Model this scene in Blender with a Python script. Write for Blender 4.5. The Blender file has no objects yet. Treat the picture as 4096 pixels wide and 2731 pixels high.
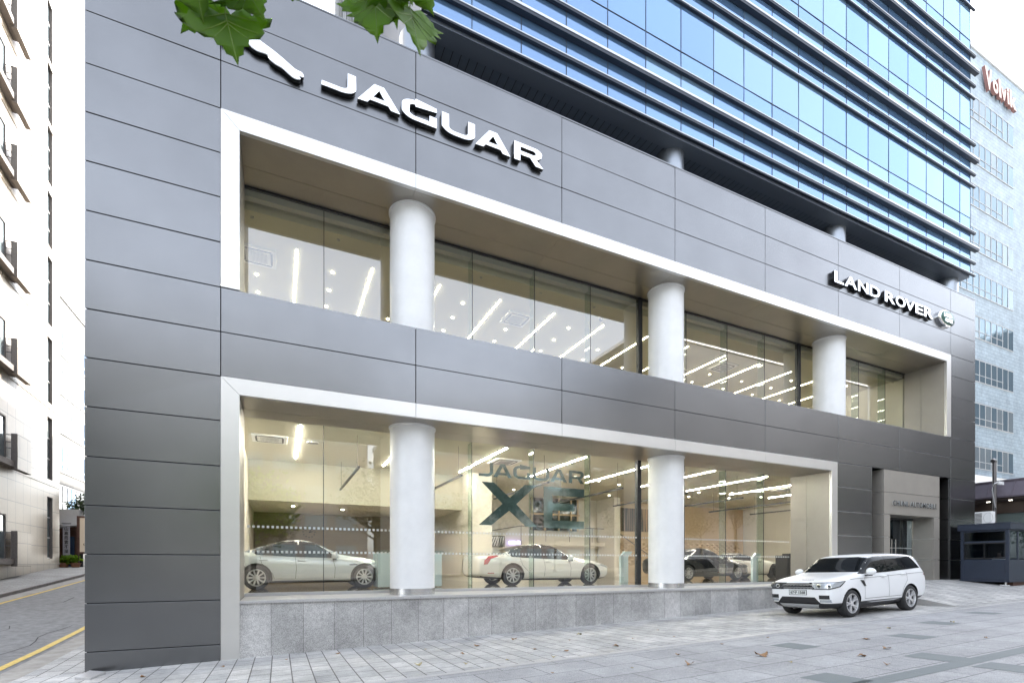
import bpy, bmesh, math, random
from mathutils import Vector, Matrix
from mathutils.bvhtree import BVHTree
random.seed(7)
R = math.radians
SC = bpy.context.scene
COL = SC.collection

# ------------------------------------------------------------------ camera
cam_d = bpy.data.cameras.new("camera"); cam = bpy.data.objects.new("camera", cam_d); COL.objects.link(cam)
cam.location = (0, 0, 0); cam.rotation_euler = (R(90), 0, R(-25.13))
cam_d.sensor_width = 36; cam_d.lens = 17.46; cam_d.shift_y = 0.2176
cam_d.clip_start = 0.05; cam_d.clip_end = 3000
cam_d.dof.use_dof = True; cam_d.dof.focus_distance = 15; cam_d.dof.aperture_fstop = 5.6
SC.camera = cam

# ------------------------------------------------------------------ sky and sun
SUN_EL, SUN_AZ = R(36), R(44)      # azimuth clockwise from +Y
w = bpy.data.worlds.new("World"); SC.world = w; w.use_nodes = True
nt = w.node_tree; nt.nodes.clear()
out = nt.nodes.new('ShaderNodeOutputWorld'); bg = nt.nodes.new('ShaderNodeBackground')
sky = nt.nodes.new('ShaderNodeTexSky'); sky.sky_type = 'NISHITA'; sky.sun_disc = False
sky.sun_elevation = SUN_EL; sky.sun_rotation = SUN_AZ
sky.air_density = 1.0; sky.dust_density = 2.2; sky.ozone_density = 1.0; sky.altitude = 100
hs = nt.nodes.new('ShaderNodeHueSaturation'); hs.inputs['Saturation'].default_value = 0.34
nt.links.new(sky.outputs[0], hs.inputs['Color']); nt.links.new(hs.outputs[0], bg.inputs[0])
bg.inputs[1].default_value = 0.15
nt.links.new(bg.outputs[0], out.inputs[0])
sd = bpy.data.lights.new("sun", 'SUN'); sd.energy = 2.6; sd.angle = R(0.6); sd.color = (1.0, .95, .87)
so = bpy.data.objects.new("sun", sd); COL.objects.link(so)
dirv = Vector((math.sin(SUN_AZ)*math.cos(SUN_EL), math.cos(SUN_AZ)*math.cos(SUN_EL), math.sin(SUN_EL)))
so.rotation_euler = (-dirv).to_track_quat('-Z', 'Y').to_euler(); so.location = (40, 60, 80)
VS = SC.view_settings
SC.display_settings.display_device = 'sRGB'
VS.view_transform = 'Standard'; VS.look = 'None'; VS.gamma = 1; VS.exposure = 2.7
SC.cycles.max_bounces = 8; SC.cycles.transparent_max_bounces = 24; SC.cycles.glossy_bounces = 5
SC.cycles.diffuse_bounces = 4
SC.cycles.use_denoising = True
SC.cycles.sample_clamp_indirect = 8

# ------------------------------------------------------------------ helpers
def gz(x, y):
    return -1.672 + .0275*max(-14., min(44., x)) - .0256*max(-8., min(12., y))

def mat(name, col, rough=.5, metal=0., noise=0., nscale=4., bump=0., bscale=40., coat=0., spec=.5, emit=None, estr=0., ncol=None, stretch=None):
    m = bpy.data.materials.new(name); m.use_nodes = True
    n = m.node_tree.nodes; l = m.node_tree.links; b = n['Principled BSDF']
    b.inputs['Base Color'].default_value = (*col, 1)
    b.inputs['Roughness'].default_value = rough; b.inputs['Metallic'].default_value = metal
    b.inputs['Specular IOR Level'].default_value = spec
    b.inputs['Coat Weight'].default_value = coat; b.inputs['Coat Roughness'].default_value = .03
    if emit: b.inputs['Emission Color'].default_value = (*emit, 1); b.inputs['Emission Strength'].default_value = estr
    if noise or bump:
        tc = n.new('ShaderNodeNewGeometry')
        src = tc.outputs['Position']
        if stretch:
            mp = n.new('ShaderNodeMapping'); mp.inputs['Scale'].default_value = stretch
            l.new(src, mp.inputs[0]); src = mp.outputs[0]
    if noise:
        t = n.new('ShaderNodeTexNoise'); t.inputs['Scale'].default_value = nscale; t.inputs['Detail'].default_value = 8
        t.inputs['Roughness'].default_value = .65
        l.new(src, t.inputs['Vector'])
        mx = n.new('ShaderNodeMix'); mx.data_type = 'RGBA'
        c2 = ncol or tuple(c*(1-noise) for c in col)
        mx.inputs['A'].default_value = (*[min(1, c*(1+noise*.5)) for c in col], 1); mx.inputs['B'].default_value = (*c2, 1)
        r = n.new('ShaderNodeMapRange'); r.inputs['From Min'].default_value = .3; r.inputs['From Max'].default_value = .7
        l.new(t.outputs['Fac'], r.inputs['Value']); l.new(r.outputs[0], mx.inputs['Factor'])
        l.new(mx.outputs['Result'], b.inputs['Base Color'])
    if bump:
        t = n.new('ShaderNodeTexNoise'); t.inputs['Scale'].default_value = bscale; t.inputs['Detail'].default_value = 4
        l.new(src, t.inputs['Vector'])
        bp = n.new('ShaderNodeBump'); bp.inputs['Strength'].default_value = bump; bp.inputs['Distance'].default_value = .01
        l.new(t.outputs['Fac'], bp.inputs['Height']); l.new(bp.outputs[0], b.inputs['Normal'])
    return m

def brickmat(name, c1, c2, mortar, bw, rh, msize, rough=.75, swap=False, offset=.5, speck=.25, axes='xy', shift=(0, 0), bias=0., blotch=.2, bump=.25, spots=False):
    m = bpy.data.materials.new(name); m.use_nodes = True
    n = m.node_tree.nodes; l = m.node_tree.links; b = n['Principled BSDF']
    b.inputs['Roughness'].default_value = rough
    g = n.new('ShaderNodeNewGeometry'); sp = n.new('ShaderNodeSeparateXYZ'); cb = n.new('ShaderNodeCombineXYZ')
    l.new(g.outputs['Position'], sp.inputs[0])
    ax = {'xy': ('X', 'Y'), 'yx': ('Y', 'X'), 'xz': ('X', 'Z'), 'yz': ('Y', 'Z')}[axes]
    for k in range(2):
        ad = n.new('ShaderNodeMath'); ad.operation = 'ADD'; ad.inputs[1].default_value = shift[k]
        l.new(sp.outputs[ax[k]], ad.inputs[0]); l.new(ad.outputs[0], cb.inputs[k])
    br = n.new('ShaderNodeTexBrick'); l.new(cb.outputs[0], br.inputs['Vector'])
    br.inputs['Color1'].default_value = (*c1, 1); br.inputs['Color2'].default_value = (*c2, 1); br.inputs['Mortar'].default_value = (*mortar, 1)
    br.inputs['Scale'].default_value = 1; br.inputs['Mortar Size'].default_value = msize; br.inputs['Mortar Smooth'].default_value = .1
    br.inputs['Brick Width'].default_value = bw; br.inputs['Row Height'].default_value = rh; br.inputs['Bias'].default_value = bias
    br.offset = offset; br.offset_frequency = 2; br.squash = 1
    src = br.outputs['Color']
    for sc_, amt, lo, hi in ((75., speck, .35, .65), (1.1, blotch, .3, .7), (9., blotch*.6, .3, .7)):
        t = n.new('ShaderNodeTexNoise'); t.inputs['Scale'].default_value = sc_; t.inputs['Detail'].default_value = 5
        l.new(g.outputs['Position'], t.inputs['Vector'])
        r = n.new('ShaderNodeMapRange'); r.inputs['From Min'].default_value = lo; r.inputs['From Max'].default_value = hi
        r.inputs['To Min'].default_value = 1-amt; r.inputs['To Max'].default_value = 1+amt*.6
        l.new(t.outputs['Fac'], r.inputs['Value'])
        vm = n.new('ShaderNodeVectorMath'); vm.operation = 'SCALE'
        l.new(src, vm.inputs[0]); l.new(r.outputs[0], vm.inputs['Scale']); src = vm.outputs[0]
    if spots:
        for vs_, th, dk_ in ((1.7, .045, .55), (.55, .04, .7)):
            vo = n.new('ShaderNodeTexVoronoi'); vo.inputs['Scale'].default_value = vs_; l.new(g.outputs['Position'], vo.inputs['Vector'])
            r = n.new('ShaderNodeMapRange'); r.inputs['From Min'].default_value = th*.7; r.inputs['From Max'].default_value = th; r.inputs['To Min'].default_value = dk_
            l.new(vo.outputs['Distance'], r.inputs['Value']); vm = n.new('ShaderNodeVectorMath'); vm.operation = 'SCALE'
            l.new(src, vm.inputs[0]); l.new(r.outputs[0], vm.inputs['Scale']); src = vm.outputs[0]
    l.new(src, b.inputs['Base Color'])
    bp = n.new('ShaderNodeBump'); bp.inputs['Strength'].default_value = bump; bp.inputs['Distance'].default_value = .01; bp.invert = True
    l.new(br.outputs['Fac'], bp.inputs['Height']); l.new(bp.outputs[0], b.inputs['Normal'])
    return m

def glassmat(name, tint=(.93, .97, .94), f0=.08, refl=(1, 1, 1), rough=0., power=5., body=None, bodyfac=0.):
    """thin architectural glass: clear transmission + Schlick reflection"""
    m = bpy.data.materials.new(name); m.use_nodes = True
    n = m.node_tree.nodes; l = m.node_tree.links; n.clear()
    o = n.new('ShaderNodeOutputMaterial'); tr = n.new('ShaderNodeBsdfTransparent'); gl = n.new('ShaderNodeBsdfGlossy')
    tr.inputs[0].default_value = (*tint, 1); gl.inputs['Color'].default_value = (*refl, 1); gl.inputs['Roughness'].default_value = rough
    lw = n.new('ShaderNodeLayerWeight'); lw.inputs['Blend'].default_value = .5
    p = n.new('ShaderNodeMath'); p.operation = 'POWER'; p.inputs[1].default_value = power; l.new(lw.outputs['Facing'], p.inputs[0])
    r = n.new('ShaderNodeMath'); r.operation = 'MULTIPLY_ADD'; r.inputs[1].default_value = 1-f0; r.inputs[2].default_value = f0
    l.new(p.outputs[0], r.inputs[0])
    mx = n.new('ShaderNodeMixShader'); l.new(r.outputs[0], mx.inputs[0]); l.new(gl.outputs[0], mx.inputs[2])
    if body:
        df = n.new('ShaderNodeBsdfDiffuse'); df.inputs[0].default_value = (*body, 1)
        m2 = n.new('ShaderNodeMixShader'); m2.inputs[0].default_value = bodyfac
        l.new(tr.outputs[0], m2.inputs[1]); l.new(df.outputs[0], m2.inputs[2]); l.new(m2.outputs[0], mx.inputs[1])
    else:
        l.new(tr.outputs[0], mx.inputs[1])
    l.new(mx.outputs[0], o.inputs[0])
    return m

M = {}
def MM(k, *a, **kw): M[k] = mat(k, *a, **kw); return M[k]
MM('panel', (.205, .209, .216), .27, 1., noise=.10, nscale=.5, bump=.02, bscale=1.2)
MM('panel_gap', (.015, .015, .017), .8)
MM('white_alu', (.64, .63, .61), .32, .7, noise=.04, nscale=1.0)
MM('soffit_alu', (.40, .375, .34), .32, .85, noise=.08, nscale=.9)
MM('tan_panel', (.33, .305, .27), .42, .35, noise=.08, nscale=1.2)
MM('alu_line', (.75, .76, .78), .4, .6)
MM('col_white', (.75, .75, .745), .38, 0., noise=.07, nscale=1.6)
MM('col_metal', (.30, .325, .36), .32, .8, noise=.1, nscale=1.5)
MM('steel', (.6, .6, .6), .25, 1., noise=.1, nscale=8)
MM('black', (.015, .015, .017), .4)
MM('dark_frame', (.03, .032, .036), .35, .3)
MM('chrome', (.93, .94, .95), .07, 1.)
MM('sign_side', (.06, .065, .07), .15, .9)
MM('ceiling', (.60, .57, .46), .85)
MM('wall_in', (.66, .63, .55), .85, noise=.04, nscale=1.)
MM('wall_olive', (.40, .385, .31), .85)
MM('wall_warm', (.60, .45, .29), .8, noise=.05, nscale=1.)
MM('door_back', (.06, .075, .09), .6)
MM('wall_dark', (.20, .16, .10), .7, noise=.1, nscale=1.)
MM('floor_in', (.30, .24, .17), .08, 0., noise=.12, nscale=2., coat=.6)
MM('led', (1, 1, 1), .5, emit=(1, .96, .88), estr=42)
MM('led_up', (1, 1, 1), .5, emit=(1, .93, .78), estr=10)
MM('lampglow', (1, 1, 1), .5, emit=(1, .93, .80), estr=4.)
MM('greyplastic', (.42, .42, .42), .5)
MM('whiteplastic', (.78, .78, .77), .4, noise=.05, nscale=5)
MM('granite', (.36, .335, .335), .55, noise=.35, nscale=90., bump=.05, bscale=60)
MM('granite_top', (.42, .41, .405), .40, noise=.3, nscale=70., bump=.05, bscale=60)
MM('frost', (.58, .60, .58), .6)
MM('mint', (.55, .68, .72), .25, coat=.3)
MM('booth', (.024, .033, .055), .38, noise=.1, nscale=2.)
MM('mansard', (.12, .10, .12), .5, noise=.15, nscale=2.)
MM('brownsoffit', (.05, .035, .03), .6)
MM('concrete', (.36, .34, .31), .85, noise=.3, nscale=3., bump=.3, bscale=30)
MM('curb', (.27, .25, .24), .8, noise=.3, nscale=5., bump=.2)
MM('yellow', (.72, .50, .10), .7, noise=.3, nscale=10., ncol=(.45, .35, .12))
MM('asphalt', (.23, .23, .23), .85, noise=.35, nscale=5., bump=.4, bscale=160.)
MM('crack', (.04, .04, .04), .9)
MM('terracotta', (.30, .14, .08), .7, noise=.3, nscale=12, bump=.3)
MM('leaf_live', (.14, .25, .012), .45, noise=.45, nscale=9., ncol=(.035, .085, .008))
MM('leaf_street', (.045, .08, .022), .55, noise=.5, nscale=6., ncol=(.02, .045, .012))
MM('leaf_dark', (.035, .07, .02), .6, noise=.5, nscale=3.)
MM('leaf_dry', (.33, .20, .10), .7, noise=.4, nscale=40., ncol=(.15, .07, .03))
MM('leaf_dry2', (.42, .36, .20), .7, noise=.4, nscale=40., ncol=(.2, .16, .06))
MM('bark', (.22, .19, .15), .85, noise=.5, nscale=4., bump=.6, bscale=12, ncol=(.10, .09, .07))
MM('stone_brown', (.20, .175, .16), .75, noise=.25, nscale=14., bump=.2)
MM('window_grey', (.26, .31, .33), .08, .2, noise=.25, nscale=.8)
MM('rail', (.16, .15, .15), .35, .7)
MM('paint_white', (.80, .805, .81), .32, coat=.45, spec=.4)
MM('paint_silver', (.60, .65, .67), .25, .35, coat=.8)
MM('paint_black', (.010, .012, .016), .2, 0., coat=1.)
MM('paint_pearl', (.82, .81, .77), .22, coat=1.)
MM('car_black', (.018, .018, .02), .45)
MM('car_gloss_black', (.010, .010, .012), .12, coat=.1, spec=.25)
MM('car_glass', (.008, .010, .012), .03, 0., coat=0., spec=.14)
MM('tyre', (.022, .022, .023), .75, bump=.3, bscale=60)
MM('rim', (.70, .70, .71), .3, .7)
MM('rim_dark', (.02, .02, .022), .3, .6)
MM('silver_trim', (.55, .56, .57), .35, .7)
MM('lamp_clear', (.42, .45, .48), .12, .3, coat=1.)
MM('lamp_dark', (.10, .105, .11), .1, .6, coat=1.)
MM('red_lamp', (.42, .02, .02), .12, coat=1.)
MM('plate', (.60, .62, .61), .5)
MM('ink', (.012, .012, .014), .5)
MM('skin', (.42, .26, .19), .6)
MM('hair', (.015, .012, .010), .6)
MM('shirt', (.70, .72, .74), .8)
MM('pink_sign', (.80, .58, .50), .5)
MM('pink_side', (.30, .15, .13), .5)
MM('banner_grey', (.42, .42, .46), .8)
MM('banner_lit', (.50, .42, .33), .6, emit=(1, .82, .62), estr=.03)
MM('brown', (.11, .05, .035), .6, noise=.3, nscale=5)
MM('blue_sign', (.04, .20, .45), .5)
MM('roof_white', (.75, .75, .74), .6)
MM('awning', (.55, .57, .60), .4)
MM('shadegrey', (.50, .50, .50), .7, noise=.1)
MM('green_exit', (.02, .30, .12), .5, emit=(.05, .8, .3), estr=.5)
MM('violet', (.4, .35, .9), .5, emit=(.45, .40, 1), estr=1.6)
MM('woodbox', (.10, .05, .035), .7)
M['glass'] = glassmat('glass', (.86, .87, .82), .12)
M['glass_up'] = glassmat('glass_up', (.80, .82, .70), .20)
M['glass_edge'] = glassmat('glass_edge', (.80, .88, .84), .08)
M['rail_glass'] = glassmat('rail_glass', (.9, .95, .93), .1)
M['booth_glass'] = glassmat('booth_glass', (.22, .27, .31), .06, (.7, .8, .9))
M['tower_glass'] = glassmat('tower_glass', (.10, .20, .32), .36, (.42, .60, .90), power=4., body=(.09, .16, .27), bodyfac=.9)
M['dark_glass'] = glassmat('dark_glass', (.05, .08, .13), .06, (.45, .65, 1.0), body=(.018, .045, .11), bodyfac=.95)
M['blue_glass'] = glassmat('blue_glass', (.2, .3, .35), .14, (.6, .72, .8), body=(.10, .14, .17), bodyfac=.85)
M['blue_glass2'] = glassmat('blue_glass2', (.2, .3, .35), .13, (.62, .70, .74), body=(.17, .20, .22), bodyfac=.85)
M['shop_glass'] = glassmat('shop_glass', (.6, .7, .7), .2, body=(.25, .33, .33), bodyfac=.5)
M['decal'] = glassmat('decal', (.05, .09, .08), .20, (.72, .86, .84), rough=.05, body=(.055, .085, .075), bodyfac=.95)

def poly_area(p): return sum(p[i][0]*p[(i+1) % len(p)][1]-p[(i+1) % len(p)][0]*p[i][1] for i in range(len(p)))/2

class MB:
    def __init__(s): s.v = []; s.f = []; s.m = []
    def quad(s, *p, m=0):
        n = len(s.v); s.v += [tuple(q) for q in p]; s.f.append(tuple(range(n, n+len(p)))); s.m.append(m)
    def box(s, x0, x1, y0, y1, z0, z1, m=0):
        if x0 > x1: x0, x1 = x1, x0
        if y0 > y1: y0, y1 = y1, y0
        if z0 > z1: z0, z1 = z1, z0
        n = len(s.v)
        s.v += [(x0, y0, z0), (x1, y0, z0), (x1, y1, z0), (x0, y1, z0), (x0, y0, z1), (x1, y0, z1), (x1, y1, z1), (x0, y1, z1)]
        for f in ((0, 3, 2, 1), (4, 5, 6, 7), (0, 1, 5, 4), (1, 2, 6, 5), (2, 3, 7, 6), (3, 0, 4, 7)):
            s.f.append(tuple(n+i for i in f)); s.m.append(m)
    def prism(s, pts, axis, a, b, m=0):
        """pts 2D polygon, extruded along axis from a to b"""
        k = len(pts); n = len(s.v)
        def P(p, t):
            return {'x': (t, p[0], p[1]), 'y': (p[0], t, p[1]), 'z': (p[0], p[1], t)}[axis]
        s.v += [P(p, a) for p in pts]+[P(p, b) for p in pts]
        s.f.append(tuple(range(n, n+k))); s.m.append(m)
        s.f.append(tuple(range(n+2*k-1, n+k-1, -1))); s.m.append(m)
        for i in range(k):
            j = (i+1) % k
            s.f.append((n+i, n+k+i, n+k+j, n+j)); s.m.append(m)
    def tube(s, path, r, seg=8, m=0, cap=True):
        path = [Vector(p) for p in path]; rs = r if isinstance(r, (list, tuple)) else [r]*len(path)
        base = len(s.v)
        for i, p in enumerate(path):
            d = (path[min(i+1, len(path)-1)]-path[max(i-1, 0)]).normalized()
            u = d.cross(Vector((0, 0, 1)))
            if u.length < 1e-3: u = d.cross(Vector((1, 0, 0)))
            u.normalize(); vv = d.cross(u)
            for k in range(seg):
                a = 2*math.pi*k/seg
                s.v.append(tuple(p+(u*math.cos(a)+vv*math.sin(a))*rs[i]))
        for i in range(len(path)-1):
            for k in range(seg):
                a = base+i*seg+k; b2 = base+i*seg+(k+1) % seg
                s.f.append((a, b2, b2+seg, a+seg)); s.m.append(m)
        if cap:
            s.f.append(tuple(base+k for k in range(seg-1, -1, -1))); s.m.append(m)
            e = base+(len(path)-1)*seg
            s.f.append(tuple(e+k for k in range(seg))); s.m.append(m)
    def lathe(s, prof, c=(0, 0, 0), seg=32, axis='z', m=0):
        base = len(s.v); k = len(prof)
        for i in range(seg):
            a = 2*math.pi*i/seg
            for r, h in prof:
                x, y = r*math.cos(a), r*math.sin(a)
                p = {'z': (x, y, h), 'y': (x, h, y), 'x': (h, x, y)}[axis]
                s.v.append((p[0]+c[0], p[1]+c[1], p[2]+c[2]))
        for i in range(seg):
            j = (i+1) % seg
            for q in range(k-1):
                s.f.append((base+i*k+q, base+j*k+q, base+j*k+q+1, base+i*k+q+1)); s.m.append(m)
    def build(s, name, mats, parent=None, smooth=None, bevel=0., world=True):
        me = bpy.data.meshes.new(name)
        off = Vector(parent_loc(parent)) if (parent is not None and world) else Vector((0, 0, 0))
        me.from_pydata([tuple(Vector(v)-off) for v in s.v], [], s.f)
        if not isinstance(mats, (list, tuple)): mats = [mats]
        for m_ in mats: me.materials.append(M[m_] if isinstance(m_, str) else m_)
        if len(mats) > 1:
            for p, mi in zip(me.polygons, s.m): p.material_index = mi
        bm = bmesh.new(); bm.from_mesh(me); bmesh.ops.recalc_face_normals(bm, faces=bm.faces); bm.to_mesh(me); bm.free()
        o = bpy.data.objects.new(name, me); COL.objects.link(o)
        if parent is not None: o.parent = parent
        if smooth is not None:
            me.shade_smooth(); me.set_sharp_from_angle(angle=R(smooth))
        if bevel:
            b = o.modifiers.new('bevel', 'BEVEL'); b.width = bevel; b.segments = 2; b.limit_method = 'ANGLE'; b.angle_limit = R(40)
        return o

def parent_loc(p):
    v = Vector((0, 0, 0))
    while p is not None: v += p.location; p = p.parent
    return v

def tag(o, label, cat=None, group=None, kind=None):
    if label: o['label'] = label
    if cat: o['category'] = cat
    if group: o['group'] = group
    if kind: o['kind'] = kind
    return o
def thing(name, label, cat, loc=(0, 0, 0), rz=0., group=None):
    o = bpy.data.objects.new(name, None); COL.objects.link(o); o.location = loc; o.rotation_euler = (0, 0, rz)
    o.empty_display_size = .2
    return tag(o, label, cat, group)
def struct(name, mb, m, **kw):
    o = mb.build(name, m, **kw); o['kind'] = 'structure'; return o
def copy_tree(o, parent=None):
    c = o.copy(); COL.objects.link(c)
    if parent is not None: c.parent = parent
    for ch in list(o.children): copy_tree(ch, c)
    return c
DG = None
def bake(o):
    """evaluate a temporary object's modifiers/curve into a mesh and remove it"""
    dg = bpy.context.evaluated_depsgraph_get(); dg.update()
    me = bpy.data.meshes.new_from_object(o.evaluated_get(dg), depsgraph=dg)
    bpy.data.objects.remove(o); return me
def text_mesh(body, x0, x1, z0, z1, depth=.02, bold=0., mirror=False, bev=0.):
    """flat text fitted to a box in local x/z, front face towards -y"""
    cu = bpy.data.curves.new('t', 'FONT'); cu.body = body; cu.extrude = .5; cu.offset = bold; cu.resolution_u = 4
    o = bpy.data.objects.new('t', cu); COL.objects.link(o)
    me = bake(o)
    xs = [v.co.x for v in me.vertices]; ys = [v.co.y for v in me.vertices]
    a, b, c, d = min(xs), max(xs), min(ys), max(ys)
    for v in me.vertices:
        u = (v.co.x-a)/(b-a); q = (v.co.y-c)/(d-c)
        if mirror: u = 1-u
        v.co = (x0+u*(x1-x0), -v.co.z*depth, z0+q*(z1-z0))
    me.update(); return me
def mesh_obj(name, me, mats, parent=None, loc=(0, 0, 0), smooth=None):
    me.materials.clear()
    for m_ in (mats if isinstance(mats, (list, tuple)) else [mats]): me.materials.append(M[m_])
    o = bpy.data.objects.new(name, me); COL.objects.link(o); o.location = loc
    if parent is not None: o.parent = parent
    if smooth is not None: me.shade_smooth(); me.set_sharp_from_angle(angle=R(smooth))
    return o
def outline_mesh(polys, depth, bevel=0.):
    """2D outlines (even-odd holes) -> extruded mesh in x/z, front face at y=-depth/2"""
    cu = bpy.data.curves.new('c', 'CURVE'); cu.dimensions = '2D'; cu.fill_mode = 'BOTH'; cu.extrude = depth/2; cu.bevel_depth = bevel; cu.bevel_resolution = 1
    for p in polys:
        sp = cu.splines.new('POLY'); sp.points.add(len(p)-1); sp.use_cyclic_u = True
        for i, q in enumerate(p): sp.points[i].co = (q[0], q[1], 0, 1)
    o = bpy.data.objects.new('c', cu); COL.objects.link(o)
    me = bake(o)
    for v in me.vertices: v.co = (v.co.x, -v.co.z, v.co.y)
    me.update(); return me
def arc(cx, cy, r, a0, a1, n=6): return [(cx+r*math.cos(R(a0+(a1-a0)*i/n)), cy+r*math.sin(R(a0+(a1-a0)*i/n))) for i in range(n+1)]
def stroke(pts, t):
    """polyline -> closed outline of thickness t"""
    L, Rr = [], []
    for i, p in enumerate(pts):
        p = Vector(p)
        d0 = (p-Vector(pts[i-1])).normalized() if i > 0 else None
        d1 = (Vector(pts[i+1])-p).normalized() if i < len(pts)-1 else None
        d = ((d0 or d1)+(d1 or d0)).normalized(); n = Vector((-d.y, d.x))
        k = 1/max(.5, n.dot(Vector((-(d1 or d0).y, (d1 or d0).x))))
        L.append(tuple(p+n*t/2*k)); Rr.append(tuple(p-n*t/2*k))
    return L+Rr[::-1]
ORD = ['first', 'second', 'third', 'fourth', 'fifth', 'sixth', 'seventh', 'eighth', 'ninth', 'tenth', 'eleventh', 'twelfth', 'thirteenth', 'fourteenth']

# ================================================================== GROUND
AP = [(-60, gz(-5, -60)), (7.9, gz(-5, 7.9)), (12, -2.117), (13.2, -2.08), (15.2, -1.99), (17.8, -1.83), (21, -1.58), (23.8, -1.35), (27.3, -1.12), (32, -.79), (38, -.36), (45, -.20), (60, .8), (120, 4)]
def az(y):
    for (a, za), (b, zb) in zip(AP, AP[1:]):
        if y <= b: return za+(zb-za)*(y-a)/(b-a)
    return AP[-1][1]
def sheet(name, xs, ys, zf, m, dz=0., kind='structure', skirt=0.):
    mb = MB(); nx = len(xs)
    for y in ys:
        for x in xs: mb.v.append((x, y, zf(x, y)+dz))
    for j in range(len(ys)-1):
        for i in range(nx-1):
            a = j*nx+i; mb.f.append((a, a+1, a+1+nx, a+nx)); mb.m.append(0)
    o = mb.build(name, m); o['kind'] = kind; return o
def fr(a, b, n): return [a+(b-a)*i/n for i in range(n+1)]
M['paver_small'] = brickmat('paver_small', (.52, .51, .49), (.38, .38, .375), (.11, .105, .095), .52, .333, .010, axes='yx', shift=(.13, .13), blotch=.24, spots=True)
M['paver_big'] = brickmat('paver_big', (.385, .385, .39), (.325, .325, .33), (.10, .10, .10), 1.06, .68, .008, axes='xy', shift=(.32, .58), speck=.35, blotch=.16, spots=True)
M['paver_dark'] = mat('paver_dark', (.165, .185, .188), .7, noise=.25, nscale=160.)
M['sidepave'] = brickmat('sidepave', (.38, .37, .35), (.33, .32, .30), (.20, .19, .18), .6, .2, .014, axes='xy', speck=.15)
big_x = [-400, -150, -60, -30, -14, -9, -4, 0, 10, 20, 30, 44, 60, 120, 400]
big_y = [-400, -120, -40, -8, 0, 6, 12, 20, 40, 80, 160, 500]
sheet('ground', big_x, big_y, lambda x, y: gz(x, y)-.25, 'concrete')
sheet('sidewalk', [-60, -14, -4.35, 0, 10, 20, 30, 44, 80], [-2.0, 2, 7.83], gz, 'paver_big')
sheet('paving_border', [-4.35, 0, 10, 20, 30, 44, 80], [7.83, 7.98], gz, 'granite_top', dz=.002)
sheet('forecourt_paving', [-4.35, -3.0, 0, 10, 19.72], [7.98, 10, 12.15], gz, 'paver_small')
sheet('corner_paving', [-4.35, -3.3], [12.15, 13.2, 15.2, 17.8, 21, 23.8, 27.3, 32, 38], lambda x, y: az(y)+.01, 'paver_small')
# ramp up to the entrance
def rz(x, y):
    t = max(0, min(1, (y-8.35)/3.65)); return gz(x, 8.35)*(1-t)-.69*t
sheet('entrance_ramp', fr(19.7, 80, 20), fr(8.35, 12, 5)+[13.2], rz, 'paver_small', dz=.004)
sheet('forecourt_paving', [19.72, 44, 80], [7.98, 8.35], gz, 'paver_small')
sheet('side_yard', [29.0, 80], [13.2, 60], lambda x, y: -.686, 'paver_small')
mb = MB(); mb.prism([(8.35, gz(19.7, 8.35)-.2), (12.1, gz(19.7, 12)-.2), (12.1, -.67), (8.35, gz(19.7, 8.35)+.02)], 'x', 19.60, 19.698)
o = mb.build('ramp_kerb', 'granite_top'); o['kind'] = 'structure'
# darker inlay tiles and band
sp = MB()
for x, y in ((9.1, 6.42), (11.93, 5.82), (14.7, 6.6), (9.75, 4.43), (7.0, 4.33), (9.6, 3.45), (12.6, 3.5), (17.9, 7.0), (21.2, 6.2), (17.0, 4.9)):
    sp.quad((x-.30, y-.33, gz(x-.3, y-.33)+.004), (x+.30, y-.33, gz(x+.3, y-.33)+.004), (x+.30, y+.33, gz(x+.3, y+.33)+.004), (x-.30, y+.33, gz(x-.3, y+.33)+.004))
x = 6.9
while x < 60:
    sp.quad((x, 3.84, gz(x, 3.84)+.004), (x+.672, 3.84, gz(x+.672, 3.84)+.004), (x+.672, 4.1, gz(x+.672, 4.1)+.004), (x, 4.1, gz(x, 4.1)+.004)); x += .68
struct('dark_paving_tiles', sp, 'paver_dark')
# alley
ya = [7.98, 10, 12, 13.2, 15.2, 17.8, 21, 23.8, 27.3, 32, 38, 45, 60]
sheet('alley_road', [-9.35, -7, -4.95, -4.85], ya, lambda x, y: az(y)-.02, 'asphalt')
sheet('alley_gutter', [-4.85, -4.35], ya, lambda x, y: az(y)-.012, 'concrete')
sheet('alley_gutter', [-9.7, -9.05], ya, lambda x, y: az(y)-.014, 'concrete')
sheet('yellow_line', [-5.14, -4.98], ya, lambda x, y: az(y)-.012, 'yellow')
sheet('yellow_line', [-9.0, -8.86], ya, lambda x, y: az(y)-.010, 'yellow')
sheet('alley_sidewalk', [-60, -12, -9.7], ya, lambda x, y: az(y)+.11, 'sidepave')
mb = MB()
for a, b in zip(ya, ya[1:]):
    n = len(mb.v)
    mb.v += [(-9.7, a, az(a)-.1), (-9.58, a, az(a)-.1), (-9.58, a, az(a)+.115), (-9.7, a, az(a)+.115), (-9.7, b, az(b)-.1), (-9.58, b, az(b)-.1), (-9.58, b, az(b)+.115), (-9.7, b, az(b)+.115)]
    for f in ((1, 5, 6, 2), (2, 6, 7, 3)): mb.f.append(tuple(n+i for i in f)); mb.m.append(0)
struct('alley_kerb', mb, 'curb')
mb = MB()
def crack(pts, wd=.012):
    for (x0, y0), (x1, y1) in zip(pts, pts[1:]):
        d = Vector((x1-x0, y1-y0)); nn = Vector((-d.y, d.x)).normalized()*wd
        mb.quad((x0-nn.x, y0-nn.y, az(y0)-.015), (x1-nn.x, y1-nn.y, az(y1)-.015), (x1+nn.x, y1+nn.y, az(y1)-.015), (x0+nn.x, y0+nn.y, az(y0)-.015))
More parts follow.
